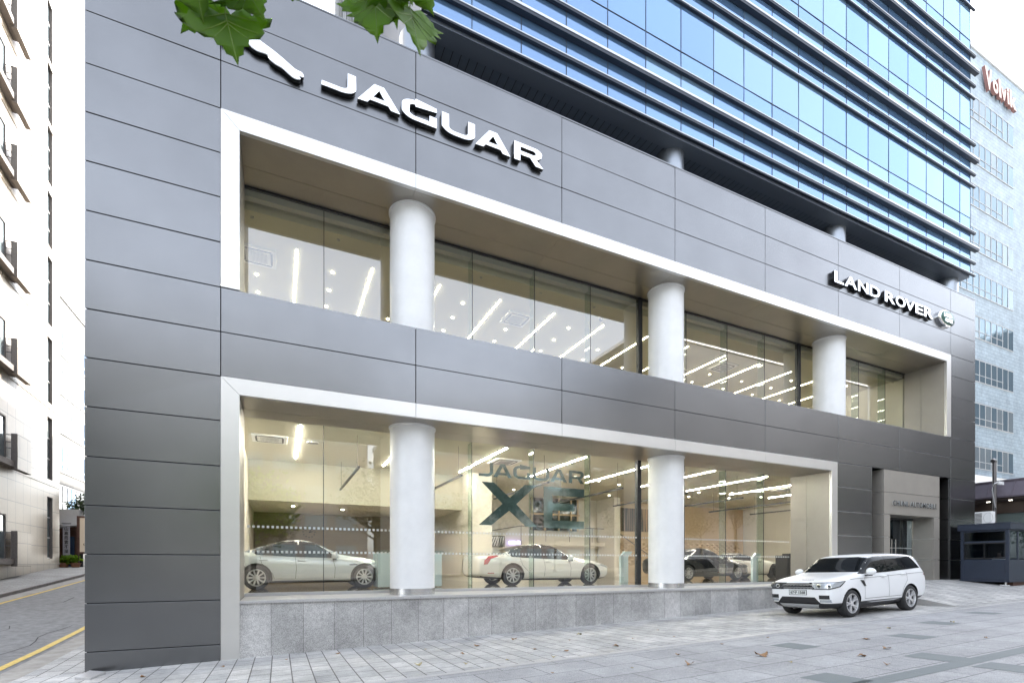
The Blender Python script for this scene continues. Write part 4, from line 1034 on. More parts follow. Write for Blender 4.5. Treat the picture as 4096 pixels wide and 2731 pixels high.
lampsS = [
 ('grille', rect(-.47, .47, .83, 1.0), 'car_gloss_black', *FO),
 ('headlight', [(-.34, .90), (-.28, .84), (.02, .84), (.30, .90), (.46, 1.02), (.0, 1.005), (-.34, .995)], 'lamp_clear', DL, UL, (0, 0, 1)),
 ('headlight', [(.34, .90), (.28, .84), (-.02, .84), (-.30, .90), (-.46, 1.02), (.0, 1.005), (.34, .995)], 'lamp_dark', DRr, UR, (0, 0, 1)),
 ('headlight_surround', [(-.40, .86), (-.34, .82), (.04, .82), (.34, .88), (.50, 1.035), (.0, 1.02), (-.40, 1.015)], 'car_gloss_black', DL, UL, (0, 0, 1)),
 ('headlight_surround', [(.40, .86), (.34, .82), (-.04, .82), (-.34, .88), (-.50, 1.035), (.0, 1.02), (.40, 1.015)], 'car_gloss_black', DRr, UR, (0, 0, 1)),
 ('bumper_grille', [(-.74, .30), (-.66, .42), (-.50, .60), (.50, .60), (.66, .42), (.74, .30)], 'black', *FO),
 ('skid_plate', [(-.52, .26), (-.60, .40), (.60, .40), (.52, .26)], 'silver_trim', (3.22, 0, 0), (0, 1, 0), (0, 0, 1)),
 ('air_intake', rect(.62, .88, .55, .66), 'black', *FO), ('air_intake', rect(-.88, -.62, .55, .66), 'black', *FO),
 ('fog_lamp', rect(.63, .90, .46, .535), 'lamp_clear', *FO), ('fog_lamp', rect(-.90, -.63, .46, .535), 'lamp_clear', *FO),
 ('roof_glass', rect(-.50, .50, -1.5, .05), 'car_gloss_black', (0, 0, 3), (0, 1, 0), (1, 0, 0)) if False else ('tail_light', [(-2.5, .98), (-2.20, 1.10), (-2.5, 1.14)], 'red_lamp', (0, -2.5, 0), (1, 0, 0), (0, 0, 1)),
 ('tail_light', [(2.5, .98), (2.20, 1.10), (2.5, 1.14)], 'red_lamp', (0, 2.5, 0), (-1, 0, 0), (0, 0, 1)),
 ('side_vent', [(-1.06, 1.04), (-.90, 1.03), (-.80, .86), (-.90, .86)], 'black', (0, 2.5, 0), (-1, 0, 0), (0, 0, 1)),
 ('side_vent', [(1.06, 1.04), (.90, 1.03), (.80, .86), (.90, .86)], 'black', (0, -2.5, 0), (1, 0, 0), (0, 0, 1)),
]
sw = [[(.92, 1.24), (.42, 1.635), (.1, 1.69), (-.30, 1.70), (-.30, 1.255)], [(-.37, 1.257), (-.37, 1.703), (-1.12, 1.70), (-1.27, 1.275)], [(-1.34, 1.278), (-1.20, 1.695), (-1.76, 1.665), (-2.05, 1.33)]]
trim = [(1.06, 1.205), (.92, 1.27), (.42, 1.675), (-.30, 1.735), (-1.2, 1.735), (-1.84, 1.70), (-2.15, 1.30), (-.3, 1.225)]
bv, addp = make_car(suv, S, (1.461, -1.461), .392, 1.68, .26, 'paint_white', clad_z=.43, cladmat='car_black', archr=.44,
    sidewin=sw, side_extra=trim, windscreen=[(-.895, 1.265), (.895, 1.265), (.79, 1.655), (.5, 1.70), (-.5, 1.70), (-.79, 1.655)], rearwin=[(-.7, 1.2), (.7, 1.2), (.6, 1.6), (-.6, 1.6)],
    spokes=5, lamps=lampsS, mirror=(.74, 1.27, .26), handles=((-.10, 1.11), (-1.12, 1.14)),
    seams=([(.82, 1.12), (.86, .9), (.86, .50)], [(-.335, 1.15), (-.335, .5)], [(-1.30, 1.2), (-1.30, .95), (-1.08, .72), (-1.0, .50)], [(.86, .50), (-1.0, .50)], [(1.5, 1.08), (.3, 1.10), (-1.9, 1.15), (-2.3, 1.15)]), face=.72)
for DD, UU, sg in ((DL, UL, 1), (DRr, UR, -1)):
    hs_ = [o for o in suv.children if o.name.startswith('headlight') and 'surround' not in o.name][0 if sg > 0 else 1]
    for cx, rd in ((-.20, .055), (.03, .06)):
        me = decal_mesh(bv, [(sg*(cx+rd*math.cos(i*.524)), .915+rd*math.sin(i*.524)) for i in range(12)], DD, UU, (0, 0, 1), .020, .03); addp('projector', me, 'chrome', hs_)
        me = decal_mesh(bv, [(sg*(cx+rd*.6*math.cos(i*.524)), .915+rd*.6*math.sin(i*.524)) for i in range(12)], DD, UU, (0, 0, 1), .026, .03); addp('projector_lens', me, 'lamp_dark', hs_)
for s_ in (1, -1):      # sill blade
    me = decal_mesh(bv, [(-s_*a, z) for a, z in [(.80, .40), (.5, .375), (-.6, .375), (-.95, .43), (-.5, .415), (.4, .405)]][::s_], (0, s_*2.5, 0), (-s_, 0, 0), (0, 0, 1), .012)
    addp('sill_blade', me, 'silver_trim')
# grille bars, plate, bonnet lettering
gr = [o for o in suv.children if o.name.startswith('grille')][0]
for z in (.875, .955):
    for i in range(9):
        y = -.42+i*.105
        me = decal_mesh(bv, [(y-.048, z-.018), (y, z-.026), (y+.048, z-.018), (y+.048, z-.010), (y, z-.016), (y-.048, z-.010)], *FO, .014, .08); addp('grille_bar', me, 'silver_trim', gr) if i % 1 == 0 else None
    me = decal_mesh(bv, rect(-.45, .45, z+.004, z+.014), *FO, .014, .1); addp('grille_bar', me, 'silver_trim', gr)
hit = bv.ray_cast(Vector((3.2, -.18, .70)), Vector((-1, 0, 0)))[0]
px = max(hit.x, bv.ray_cast(Vector((3.2, 0, .70)), Vector((-1, 0, 0)))[0].x)
mb = MB(); mb.box(px-.02, px+.012, -.26, .26, .665, .795); mb.box(px-.02, px+.016, -.27, .27, .655, .665, 1); mb.box(px-.02, px+.016, -.27, .27, .795, .805, 1); mb.box(px-.02, px+.016, -.27, -.261, .665, .795, 1); mb.box(px-.02, px+.016, .261, .27, .665, .795, 1)
npo = mb.build('number_plate', ['plate', 'ink'], suv, world=False)
me = text_mesh('67구 1568', -.225, .225, .682, .778, .002, bold=.03)
for v in me.vertices: v.co = (px+.013-v.co.y*.5, v.co.x, v.co.z)
mesh_obj('lettering', me, 'ink', npo)
me = text_decal(bv, 'RANGE ROVER', -.40, .40, -2.26, -2.205, (0, 0, 3), (0, 1, 0), (-1, 0, 0), .004, .015); addp('bonnet_lettering', me, 'black')
# --- silver saloon
def sedan(L, h, w_, wb, fo, roofx=0., hood=.95):
    """generic saloon stations; x=0 midway between axles"""
    xf = wb/2+fo; xr = -(L-xf); hw = w_/2
    return [(xf, .42, .58, .64, hw*.45, hw*.62, hw*.58, hw*.4), (xf-.04, .28, .62, .70, hw*.70, hw*.82, hw*.78, hw*.55), (xf-.16, .20, .66, .76, hw*.84, hw*.93, hw*.88, hw*.62), (xf-.45, .17, .73, .84, hw*.90, hw*.985, hw*.90, hw*.68),
            (wb/2, .17, .79, .91, hw*.92, hw, hw*.92, hw*.72), (wb/2-.45, .17, .83, .965, hw*.92, hw, hw*.925, hw*.74), (wb/2-.66+roofx, .17, .85, 1.01, hw*.92, hw, hw*.925, hw*.74), (wb/2-.82+roofx, .17, .86, 1.09, hw*.92, hw, hw*.92, hw*.70),
            (wb/2-1.2+roofx, .17, .875, h-.12, hw*.92, hw, hw*.92, hw*.64), (wb/2-1.5+roofx, .17, .88, h-.025, hw*.92, hw, hw*.92, hw*.62), (wb/2-1.8+roofx, .17, .89, h, hw*.92, hw, hw*.92, hw*.61), (-.45, .17, .90, h-.005, hw*.92, hw, hw*.92, hw*.60),
            (-.85, .17, .92, h-.05, hw*.92, hw, hw*.92, hw*.58), (-wb/2+.15, .18, .94, h-.19, hw*.92, hw, hw*.92, hw*.57), (-wb/2-.15, .20, .95, h-.31, hw*.91, hw*.99, hw*.91, hw*.60), (-wb/2-.38, .22, .95, 1.03, hw*.90, hw*.97, hw*.88, hw*.64),
            (xr+.16, .26, .93, 1.02, hw*.86, hw*.93, hw*.84, hw*.62), (xr+.04, .32, .88, .985, hw*.76, hw*.86, hw*.78, hw*.55), (xr, .45, .78, .86, hw*.55, hw*.70, hw*.66, hw*.45)]
def sedan_win(wb, h, roofx=0.):
    a = wb/2-.72+roofx
    return [[(a-.10, .90), (a-.62, h-.16), (a-1.02, h-.075), (a-1.10, h-.07), (a-1.12, .925)], [(a-1.18, .925), (a-1.17, h-.07), (a-1.75, h-.10), (a-2.05, h-.17), (a-2.0, .95)], [(a-2.06, .955), (a-2.11, h-.19), (-wb/2-.02, h-.32), (-wb/2+.05, .975)]]
def sedan_lamps(xf, rearz, side='l'):
    return [('headlight', [(-.22, .60), (.12, .60), (.36, .70), (.20, .72), (-.22, .68)], 'lamp_clear', DL, UL, (0, 0, 1)), ('headlight', [(.22, .60), (-.12, .60), (-.36, .70), (-.20, .72), (.22, .68)], 'lamp_clear', DRr, UR, (0, 0, 1)),
            ('grille', [(-.34, .40), (.34, .40), (.38, .62), (-.38, .62)], 'car_gloss_black', *FO)]
def show_car(name, label, x, y, z, L, h, w_, wb, fo, paint, r, rz=0., rim='rim', spokes=10, tail=None, roofx=0., track=None, cat='car'):
    t = thing(name, label, cat, (x, y, z), rz)
    lam = sedan_lamps(0, 0)
    if tail: lam = lam+tail
    a = wb/2-.72+roofx
    bvh, add = make_car(t, sedan(L, h, w_, wb, fo, roofx), (wb/2, -wb/2), r, track or w_-.27, .235, paint, clad_z=.21, sidewin=sedan_win(wb, h, roofx),
        side_extra=[(a+.02, .875), (a-.60, h-.125), (a-1.05, h-.05), (a-1.8, h-.07), (-wb/2-.10, h-.31), (-wb/2-.02, .96), (a-1.2, .905)],
        windscreen=[(-.66, 1.0), (.66, 1.0), (.56, h-.09), (-.56, h-.09)], rearwin=[(-.58, 1.06), (.58, 1.06), (.50, h-.10), (-.50, h-.10)], spokes=spokes, rimmat=rim, lamps=lam,
        mirror=(a-.12, .95, .18), handles=((a-.98, .80), (a-1.95, .82)), face=.70,
        seams=([(a-.16, .88), (a-.10, .6), (a-.12, .24)], [(a-1.15, .90), (a-1.12, .6), (a-1.15, .24)], [(a-2.03, .92), (a-1.98, .7), (a-1.72, .45), (a-1.66, .24)], [(a-.12, .24), (a-1.66, .24)]))
    return t, bvh, add
c1, b1, a1 = show_car('display_car', 'silver saloon car seen from the side in the leftmost ground floor window', (2.279-.556)/2, 15.06+.92, -.69, 4.69, 1.42, 1.86, 2.835, .82, 'paint_silver', .335)
a1('side_vent', decal_mesh(b1, [(.98, .70), (1.12, .72), (1.28, .70), (1.28, .68), (1.0, .675)], (0, -2.5, 0), (1, 0, 0), (0, 0, 1), .006), 'lamp_dark')
tl = [('tail_light', [(-2.53, .70), (-2.40, .72), (-2.27, .89), (-1.96, .985), (-2.0, 1.015), (-2.33, .97), (-2.50, .84)], 'red_lamp', (0, -2.5, 0), (1, 0, 0), (0, 0, 1)), ('reflector', rect(-2.40, -2.18, .42, .445), 'red_lamp', (0, -2.5, 0), (1, 0, 0), (0, 0, 1))]
c2, b2, a2 = show_car('display_car', 'pearl white long saloon with red tail light behind the large window lettering', (9.989+6.957)/2, 14.72+.95, -.705, 5.13, 1.45, 1.90, 3.032, .89, 'paint_pearl', .35, rim='rim', spokes=9, tail=tl)
a2('fuel_cap', decal_mesh(b2, [(-1.62+.09*math.cos(i*.4), .88+.075*math.sin(i*.4)) for i in range(16)], (0, -2.5, 0), (1, 0, 0), (0, 0, 1), .004), 'whiteplastic')
c3, b3, a3 = show_car('display_car', 'black saloon with bright wheels right of the second white column', (19.198+16.238)/2-.35, 16.0+.95, -.70, 4.96, 1.46, 1.88, 2.96, .85, 'paint_black', .34, spokes=10)
c4, b4, a4 = show_car('display_car', 'cream white sports coupe with black wheels in the far right showroom corner', 22.49-1.31, 17.9, -.70, 4.47, 1.29, 1.92, 2.62, .88, 'paint_pearl', .345, rim='rim_dark', spokes=10, roofx=-.28)

# ================================================================== SHOWROOM CONTENTS
def info_post(x, y, label):
    t = thing('info_stand', label, 'stand', (x, y, -.69), group='pale tablet stands in the showroom')
    mb = MB(); mb.prism([(x, -.69), (x+.34, -.69), (x+.34, .28), (x+.55, .48), (x+.20, .48), (x, .28)], 'y', y-.06, y+.06); mb.build('post', 'mint', t, bevel=.006)
    mb = MB(); mb.prism([(x+.03, .30), (x+.20, .485), (x+.53, .485), (x+.52, .50), (x+.19, .50), (x+.01, .31)], 'y', y-.055, y+.055); mb.build('screen_tray', 'mint', t)
info_post(11.62, 15.2, 'pale mint information stand between the pearl saloon and the second column')
info_post(18.71, 15.2, 'pale mint information stand in front of the cream sports coupe')
t = thing('reception_counter', 'pale mint glass counter standing behind the first white column', 'counter', (3.5, 15, -.69))
mb = MB(); mb.box(2.6, 4.52, 14.7, 15.5, -.66, .34); mb.build('body', 'mint', t, bevel=.01)
mb = MB(); mb.box(2.56, 4.56, 14.64, 15.56, .35, .42); mb.build('worktop', 'glass_edge', t)
t = thing('wheel_display', 'alloy wheel in a white frame on a low cabinet behind the counter', 'display', (7.4, 23.9, -.69))
mb = MB(); mb.box(6.9, 8.1, 23.2, 24.2, -.69, .25); mb.build('cabinet', 'wall_in', t)
for a in (7.08, 7.86):
    mb = MB(); mb.box(a, a+.04, 23.3, 23.34, .25, 1.42); mb.build('frame_post', 'alu_line', t)
mb = MB(); mb.box(7.121, 7.859, 23.3, 23.34, 1.38, 1.42); mb.build('frame_rail', 'alu_line', t)
wh = wheel(t, 'wheel', 0, 0, .36, .2, -1, 10, 'rim_dark', .86); wh.location = (.08, -.62, 1.53)
def picture(name, label, x0, x1, z0, z1, y, m, group=None):
    mb = MB(); mb.box(x0, x1, y, y+.05, z0, z1); o = mb.build(name, m); return tag(o, label, 'picture', group)
stripes = bpy.data.materials.new('stripes'); stripes.use_nodes = True
n = stripes.node_tree.nodes; l = stripes.node_tree.links; b = n['Principled BSDF']
g = n.new('ShaderNodeNewGeometry'); mp = n.new('ShaderNodeMapping'); mp.inputs['Scale'].default_value = (9, 1, .25); t_ = n.new('ShaderNodeTexNoise'); t_.inputs['Scale'].default_value = 1.6; t_.inputs['Detail'].default_value = 3
rp = n.new('ShaderNodeValToRGB'); rp.color_ramp.elements[0].position = .42; rp.color_ramp.elements[0].color = (.01, .008, .008, 1); rp.color_ramp.elements[1].position = .66; rp.color_ramp.elements[1].color = (.38, .22, .12, 1)
l.new(g.outputs['Position'], mp.inputs[0]); l.new(mp.outputs[0], t_.inputs['Vector']); l.new(t_.outputs['Fac'], rp.inputs[0]); l.new(rp.outputs[0], b.inputs['Base Color']); M['stripes'] = stripes
picture('striped_painting', 'wide dark painting with brown vertical streaks on the back wall', 17.36, 20.8, 2.0, 3.38, 22.5 if False else 24.0, 'stripes')
picture('angular_picture', 'small dark picture with grey angular bars above the pearl saloon', 9.92, 10.92, .94, 1.52, 24.2, 'lamp_dark')
mb = MB()
for i in range(6): mb.prism([(9.98+i*.15, 1.0), (10.03+i*.15, 1.0), (10.28+i*.12, 1.48), (10.20+i*.12, 1.48)], 'y', 24.19, 24.199)
o = mb.build('bar', 'silver_trim', bpy.data.objects['angular_picture'], world=False)
me = text_mesh('552-4000', 11.14, 11.93, 1.09, 1.27, .02, bold=.01, mirror=True); o = mesh_obj('sign_reflection', me, 'violet', None, loc=(0, 24.15, 0)); tag(o, 'mirrored violet digits above the pearl saloon roof, reflection of an opposite sign put in as glowing text', 'display')  # reflection of an unseen neon sign, put in as mirrored glowing text
t = thing('exit_sign', 'small green exit sign on the beige wall left of the pearl saloon', 'sign', (8.9, 24.1, 1.5)); mb = MB(); mb.box(8.7, 9.05, 24.2, 24.26, 1.55, 1.8); mb.build('panel', 'green_exit', t)
t = thing('wall_clock', 'dark ring of clock dots on the dim back wall above the silver saloon', 'clock', (1.23, 24.2, 1.2))
for i in range(12):
    a = i*math.pi/6; mb = MB(); mb.lathe([(0, -.02), (.025, -.02), (.025, 0)], (1.23+.25*math.sin(a), 24.28, 1.48+.25*math.cos(a)), 8, 'y'); mb.build('hour_mark', 'black', t)
mb = MB(); mb.prism([(1.22, 1.44), (1.24, 1.44), (1.35, 1.62), (1.33, 1.63)], 'y', 24.25, 24.26); mb.build('hand', 'black', t)
mb = MB(); mb.prism([(1.22, 1.49), (1.23, 1.44), (1.42, 1.50), (1.42, 1.515)], 'y', 24.24, 24.249); mb.build('hand', 'black', t)
# internal window wall and stair rail
t = thing('interior_window', 'dark framed interior window opening on the mezzanine behind the lettering', 'window', (12.6, 24, 1.9))
mb = MB(); mb.box(12.5, 15.5, 24.2, 24.29, 1.9, 3.70); mb.build('pane', 'car_gloss_black', t)
for x in (12.5, 13.3, 14.2, 15.0, 15.45):
    mb = MB(); mb.box(x, x+.07, 24.12, 24.199, 1.9, 3.70); mb.build('mullion', 'wall_warm', t)
mb = MB(); mb.box(12.4, 15.6, 24.10, 24.119, 2.75, 2.84); mb.build('rail', 'wall_warm', t)
t = thing('stair_handrail', 'thin grey handrail sloping down along the beige back wall', 'handrail', (12, 23.5, 1.3))
mb = MB(); mb.tube([(9.9, 23.6, 1.75), (11.6, 23.6, 2.05), (17.6, 23.6, 2.05), (20.2, 23.6, .55)], .025, 6); mb.build('rail', 'rail', t)
for x in (11.6, 13.1, 14.6, 16.1, 17.6):
    mb = MB(); mb.tube([(x, 23.6, 1.2), (x, 23.6, 2.05)], .015, 6); mb.build('baluster', 'rail', t)
mb = MB(); mb.box(11.6, 17.6, 23.5, 23.7, 1.05, 1.25); mb.build('landing', 'wall_in', t)
t = thing('black_plinth', 'black display plinth with small logo beside the cream sports coupe', 'plinth', (21.3, 15.3, -.69))
mb = MB(); mb.box(20.75, 21.5, 15.0, 15.6, -.69, .42); mb.build('body', 'black', t, bevel=.01)
mb = MB(); mb.box(20.95, 21.3, 15.1, 15.4, .42, .50); mb.build('stapler_tray', 'black', t)
t = thing('side_door', 'closed dark brown service door behind the tail of the pearl saloon', 'door', (9, 24.2, -.69))
mb = MB(); mb.box(8.3, 9.7, 24.2, 24.29, -.69, 1.40); mb.build('leaf', 'wall_dark', t); mb = MB(); mb.box(8.38, 8.42, 24.15, 24.199, .3, .45); mb.build('handle', 'steel', t)
t = thing('small_hedge', 'low green potted hedge seen behind the pearl saloon boot', 'plant', (9.0, 19.5, -.69))
def leaf_cloud(c, rad, n, size, seed, shell=.35, holes=0, flat=1.):
    rn = random.Random(seed); mb = MB(); hs = [Vector((rn.gauss(0, 1), rn.gauss(0, 1), rn.gauss(0, 1))).normalized()*.8 for _ in range(holes)]
    for _ in range(n):
        d = Vector((rn.gauss(0, 1), rn.gauss(0, 1), rn.gauss(0, 1))).normalized()
        q = d*(rn.random()**shell)
        if any((q-h).length < .33 for h in hs): continue
        lump = 1+.22*math.sin(d.x*5+seed)*math.sin(d.y*4.3+2*seed)+.15*math.sin(d.z*7+seed)
        p = Vector((c[0]+q.x*rad[0]*lump, c[1]+q.y*rad[1]*lump, c[2]+q.z*rad[2]*lump*flat))
        a = Vector((rn.gauss(0, 1), rn.gauss(0, 1), rn.gauss(0, 1)*.6)).normalized(); b_ = a.cross(Vector((rn.gauss(0, 1), rn.gauss(0, 1), rn.gauss(0, 1)))).normalized()
        s_ = size*rn.uniform(.6, 1.25)
        mb.quad(p-a*s_, p+b_*s_*.55, p+a*s_, p-b_*s_*.55)
    return mb
leaf_cloud((9.0, 19.5, .25), (.75, .2, .3), 260, .06, 5).build('foliage', 'leaf_dark', t); mb = MB(); mb.box(8.3, 9.7, 19.35, 19.65, -.69, .05); mb.build('trough', 'wall_in', t)
# suspended lighting tracks
for k in range(8):
    x = 2.05+3.08*k
    t = thing('suspended_track', ORD[k]+' dark suspended lighting track from the left under the ground floor ceiling', 'track light', (x, 17, 2.77), group='suspended tracks in the ground floor showroom')
    mb = MB(); mb.box(x-.03, x+.03, 14.6, 19.3, 2.74, 2.80); mb.build('track', 'dark_frame', t)
    for y in (14.9, 19.0):
        mb = MB(); mb.tube([(x, y, 2.80), (x, y, 3.73)], .006, 5); mb.build('wire', 'dark_frame', t)
# ceiling cassettes
def cassette(x, y, z, lab, s_=.95):
    t = thing('ceiling_cassette', lab, 'air conditioner', (x, y, z), group='ceiling air conditioners in the showroom')
    mb = MB(); mb.box(x-s_/2, x+s_/2, y-s_/2, y+s_/2, z-.04, z); mb.build('panel', 'whiteplastic', t, bevel=.01)
    mb = MB()
    for i in range(14): mb.box(x-.24+i*.035, x-.222+i*.035, y-.24, y+.24, z-.052, z-.041)
    mb.build('grille', 'greyplastic', t)
    for (a, b_, c_, d_) in ((-.35, .35, .33, .38), (-.35, .35, -.38, -.33), (.33, .38, -.3, .3), (-.38, -.33, -.3, .3)):
        mb = MB(); mb.box(x+a, x+b_, y+c_, y+d_, z-.048, z-.041); mb.build('louvre', 'black', t)
cassette(-.25, 16.35, 3.735, 'white ceiling air conditioner cassette above the silver saloon')
cassette(7.4, 16.4, 3.735, 'white ceiling air conditioner cassette above the large window lettering')
cassette(22.8, 16.6, 3.735, 'white ceiling air conditioner cassette at the far right of the ground floor')
cassette(-.55, 16.25, 8.995, 'white ceiling air conditioner cassette at the left end of the upper floor')
cassette(7.87, 16.4, 8.995, 'white ceiling air conditioner cassette upstairs right of the first column')
cassette(18.3, 16.4, 8.995, 'white ceiling air conditioner cassette upstairs between second and third columns')
t = thing('security_camera', 'small dome security camera on the upper ceiling left of the second column', 'camera', (10.6, 15.0, 8.99))
bm = bmesh.new(); bmesh.ops.create_icosphere(bm, subdivisions=2, radius=.07); me = bpy.data.meshes.new('dome'); bm.to_mesh(me); bm.free(); o = mesh_obj('dome', me, 'black', t); o.location = (0, 0, -.08)
mb = MB(); mb.lathe([(0, -.07), (.08, -.06), (.08, 0), (0, 0)], (0, 0, 0), 16); mb.build('mount', 'whiteplastic', t, world=False)

# ================================================================== PERSON IN THE BOOTH
t = thing('person', 'person with short dark hair in a white shirt sitting behind the booth window', 'person', (28.45, 10.5, -.6))
def skinned(name, verts, edges, radii, m, parent, sub=2):
    me = bpy.data.meshes.new(name); me.from_pydata(verts, edges, []); o = bpy.data.objects.new('tmp', me); COL.objects.link(o)
    sm = o.modifiers.new('skin', 'SKIN'); s2_ = o.modifiers.new('sub', 'SUBSURF'); s2_.levels = sub; s2_.render_levels = sub
    for i, r_ in enumerate(radii): me.skin_vertices[0].data[i].radius = (r_, r_) if not isinstance(r_, tuple) else r_
    me.skin_vertices[0].data[0].use_root = True
    mm = bake(o); q = mesh_obj(name, mm, m, parent); mm.shade_smooth(); return q
# seated body facing -x: pelvis, chest, neck, head, arms on the sill
V_ = [(0, 0, .50), (0, 0, .72), (-.02, 0, .95), (-.03, 0, 1.03), (-.05, 0, 1.10), (-.06, 0, 1.20), (-.02, .17, .93), (-.08, .25, .70), (-.30, .16, .62), (-.38, .12, .62), (-.02, -.17, .93), (-.08, -.25, .70), (-.30, -.16, .62), (-.38, -.12, .62), (-.40, .10, .50), (-.42, .10, .10), (-.50, .10, .03), (-.40, -.10, .50), (-.42, -.10, .10), (-.50, -.10, .03)]
E_ = [(0, 1), (1, 2), (2, 3), (3, 4), (4, 5), (2, 6), (6, 7), (7, 8), (8, 9), (2, 10), (10, 11), (11, 12), (12, 13), (0, 14), (14, 15), (15, 16), (0, 17), (17, 18), (18, 19)]
R_ = [(.16, .12), (.16, .11), (.12, .10), .055, (.075, .085), (.075, .09), .065, .05, .035, .035, .065, .05, .035, .035, .08, .05, .045, .08, .05, .045]
skinned('body', V_, E_, R_, 'skin', t)
mb = MB()
skinned('shirt', [(0, 0, .52), (0, 0, .74), (-.02, 0, .95), (-.02, .17, .935), (-.08, .26, .72), (-.02, -.17, .935), (-.08, -.26, .72)], [(0, 1), (1, 2), (2, 3), (3, 4), (2, 5), (5, 6)], [(.185, .14), (.18, .13), (.135, .115), .08, .065, .08, .065], 'shirt', t)
skinned('hair', [(-.03, 0, 1.17), (-.03, 0, 1.235), (-.01, 0, 1.26)], [(0, 1), (1, 2)], [(.088, .095), (.085, .092), .04], 'hair', t)
t.location = (28.30, 10.52, -.62); t.scale = (.95, .95, .95)

# ================================================================== STREET TREES, OPPOSITE SIDE
def tree(x, y, h, rad, label, seed, n=2600, m='leaf_live', group=None, zb=None):
    z0 = gz(x, y) if zb is None else zb; t = thing('plane_tree', label, 'tree', (x, y, z0), group=group); rn = random.Random(seed)
    mb = MB(); mb.tube([(x, y, z0-.1), (x+.05, y, z0+h*.25), (x-.05, y+.05, z0+h*.5), (x, y, z0+h*.8)], [.22, .17, .13, .05], 12)
    for i in range(7):
        a = rn.uniform(0, 6.3); b_ = z0+h*rn.uniform(.38, .62); L_ = rad*rn.uniform(.6, .95)
        mb.tube([(x, y, b_), (x+math.cos(a)*L_*.5, y+math.sin(a)*L_*.5, b_+h*.10), (x+math.cos(a)*L_, y+math.sin(a)*L_, b_+h*.22)], [.08, .05, .02], 7)
    mb.build('trunk', 'bark', t, smooth=60)
    cb = MB()
    for i in range(5):
        a = rn.uniform(0, 6.3); rr_ = rad*.45*(0 if i == 0 else 1)
        c_ = leaf_cloud((x+math.cos(a)*rr_, y+math.sin(a)*rr_, z0+h*(.68+rn.uniform(-.12, .14))), (rad*.68, rad*.68, h*.22), n//5, .15, seed*10+i, .5, 5)
        k = len(cb.v); cb.v += c_.v; cb.f += [tuple(q+k for q in f_) for f_ in c_.f]; cb.m += c_.m
    cb.build('crown', m, t); return t
G_ = 'street trees along the near kerb'
for i, x in enumerate((-24, -16.5, -9, 6.2, 13.6, 21.5, 29, 37, 45, 53, 61, 70)):
    tree(x+rr.uniform(-.5, .5), -4.3, 9.0+rr.uniform(-.8, .8), 3.3, 'leafy kerbside plane tree behind the viewpoint, '+ORD[i]+' from the left', 60+i, n=3000, m='leaf_street', group=G_)
G_ = 'street trees across the road'
for i, x in enumerate((-21, -11, -1.5, 7.5, 17, 27, 37, 48)):
    tree(x+rr.uniform(-1, 1), -19.2, 8.5+rr.uniform(-1, 1), 3.3, 'leafy plane tree across the road, '+ORD[i]+' from the left', 30+i, m='leaf_street', group=G_)
# opposite buildings (some seen in the window reflections, the dark ones added)
def block(name, label, x0, x1, y0, y1, h, m, wm, nfl, cat='building'):
    t = thing(name, label, cat, ((x0+x1)/2, y1, -1.6)); mb = MB(); mb.box(x0, x1, y0, y1, -1.8, h); mb.build('wall', m, t)
    mb = MB(); mb.box(x0-.2, x1+.2, y0, y1+.2, h, h+.5); mb.build('roof', 'roof_white', t)
    fh = (h-1)/nfl
    for f in range(nfl):
        z = .5+f*fh; x = x0+1
        while x < x1-2.4:
            mb = MB(); mb.box(x, x+2.2, y1-.1, y1+.03, z, z+fh*.5); w_ = mb.build('window', wm, t); x += 3.1
MM('block_dark', (.09, .09, .095), .7, noise=.1)
M['opp_tile'] = brickmat('opp_tile', (.20, .19, .175), (.18, .17, .16), (.12, .12, .11), .6, .3, .02, axes='xz', speck=.05, blotch=.08)
block('facing_block', 'cream tiled office block across the road behind the street trees', -14, 9, -46, -30, 20, 'opp_tile', 'window_grey', 6)
block('facing_block', 'brown stone block with shops across the road at the right', 13, 44, -50, -31, 17, 'stone_brown', 'window_grey', 5)
block('facing_block', 'long dark block added out of view down the street to dim the right panels', 48, 120, -60, -30, 34, 'block_dark', 'block_dark', 6)  # added unseen so the right panels reflect something dark
block('facing_block', 'dark unseen tower added at the far right end of the street to dim reflections', 125, 160, -70, 18, 44, 'block_dark', 'block_dark', 8)  # added unseen, height set by how dark the right panels get
block('facing_block', 'tall grey block added out of view across the road at the left to dim reflections', -60, -18, -60, -30, 26, 'block_dark', 'window_grey', 8)  # left side of the added dark street canyon, unseen
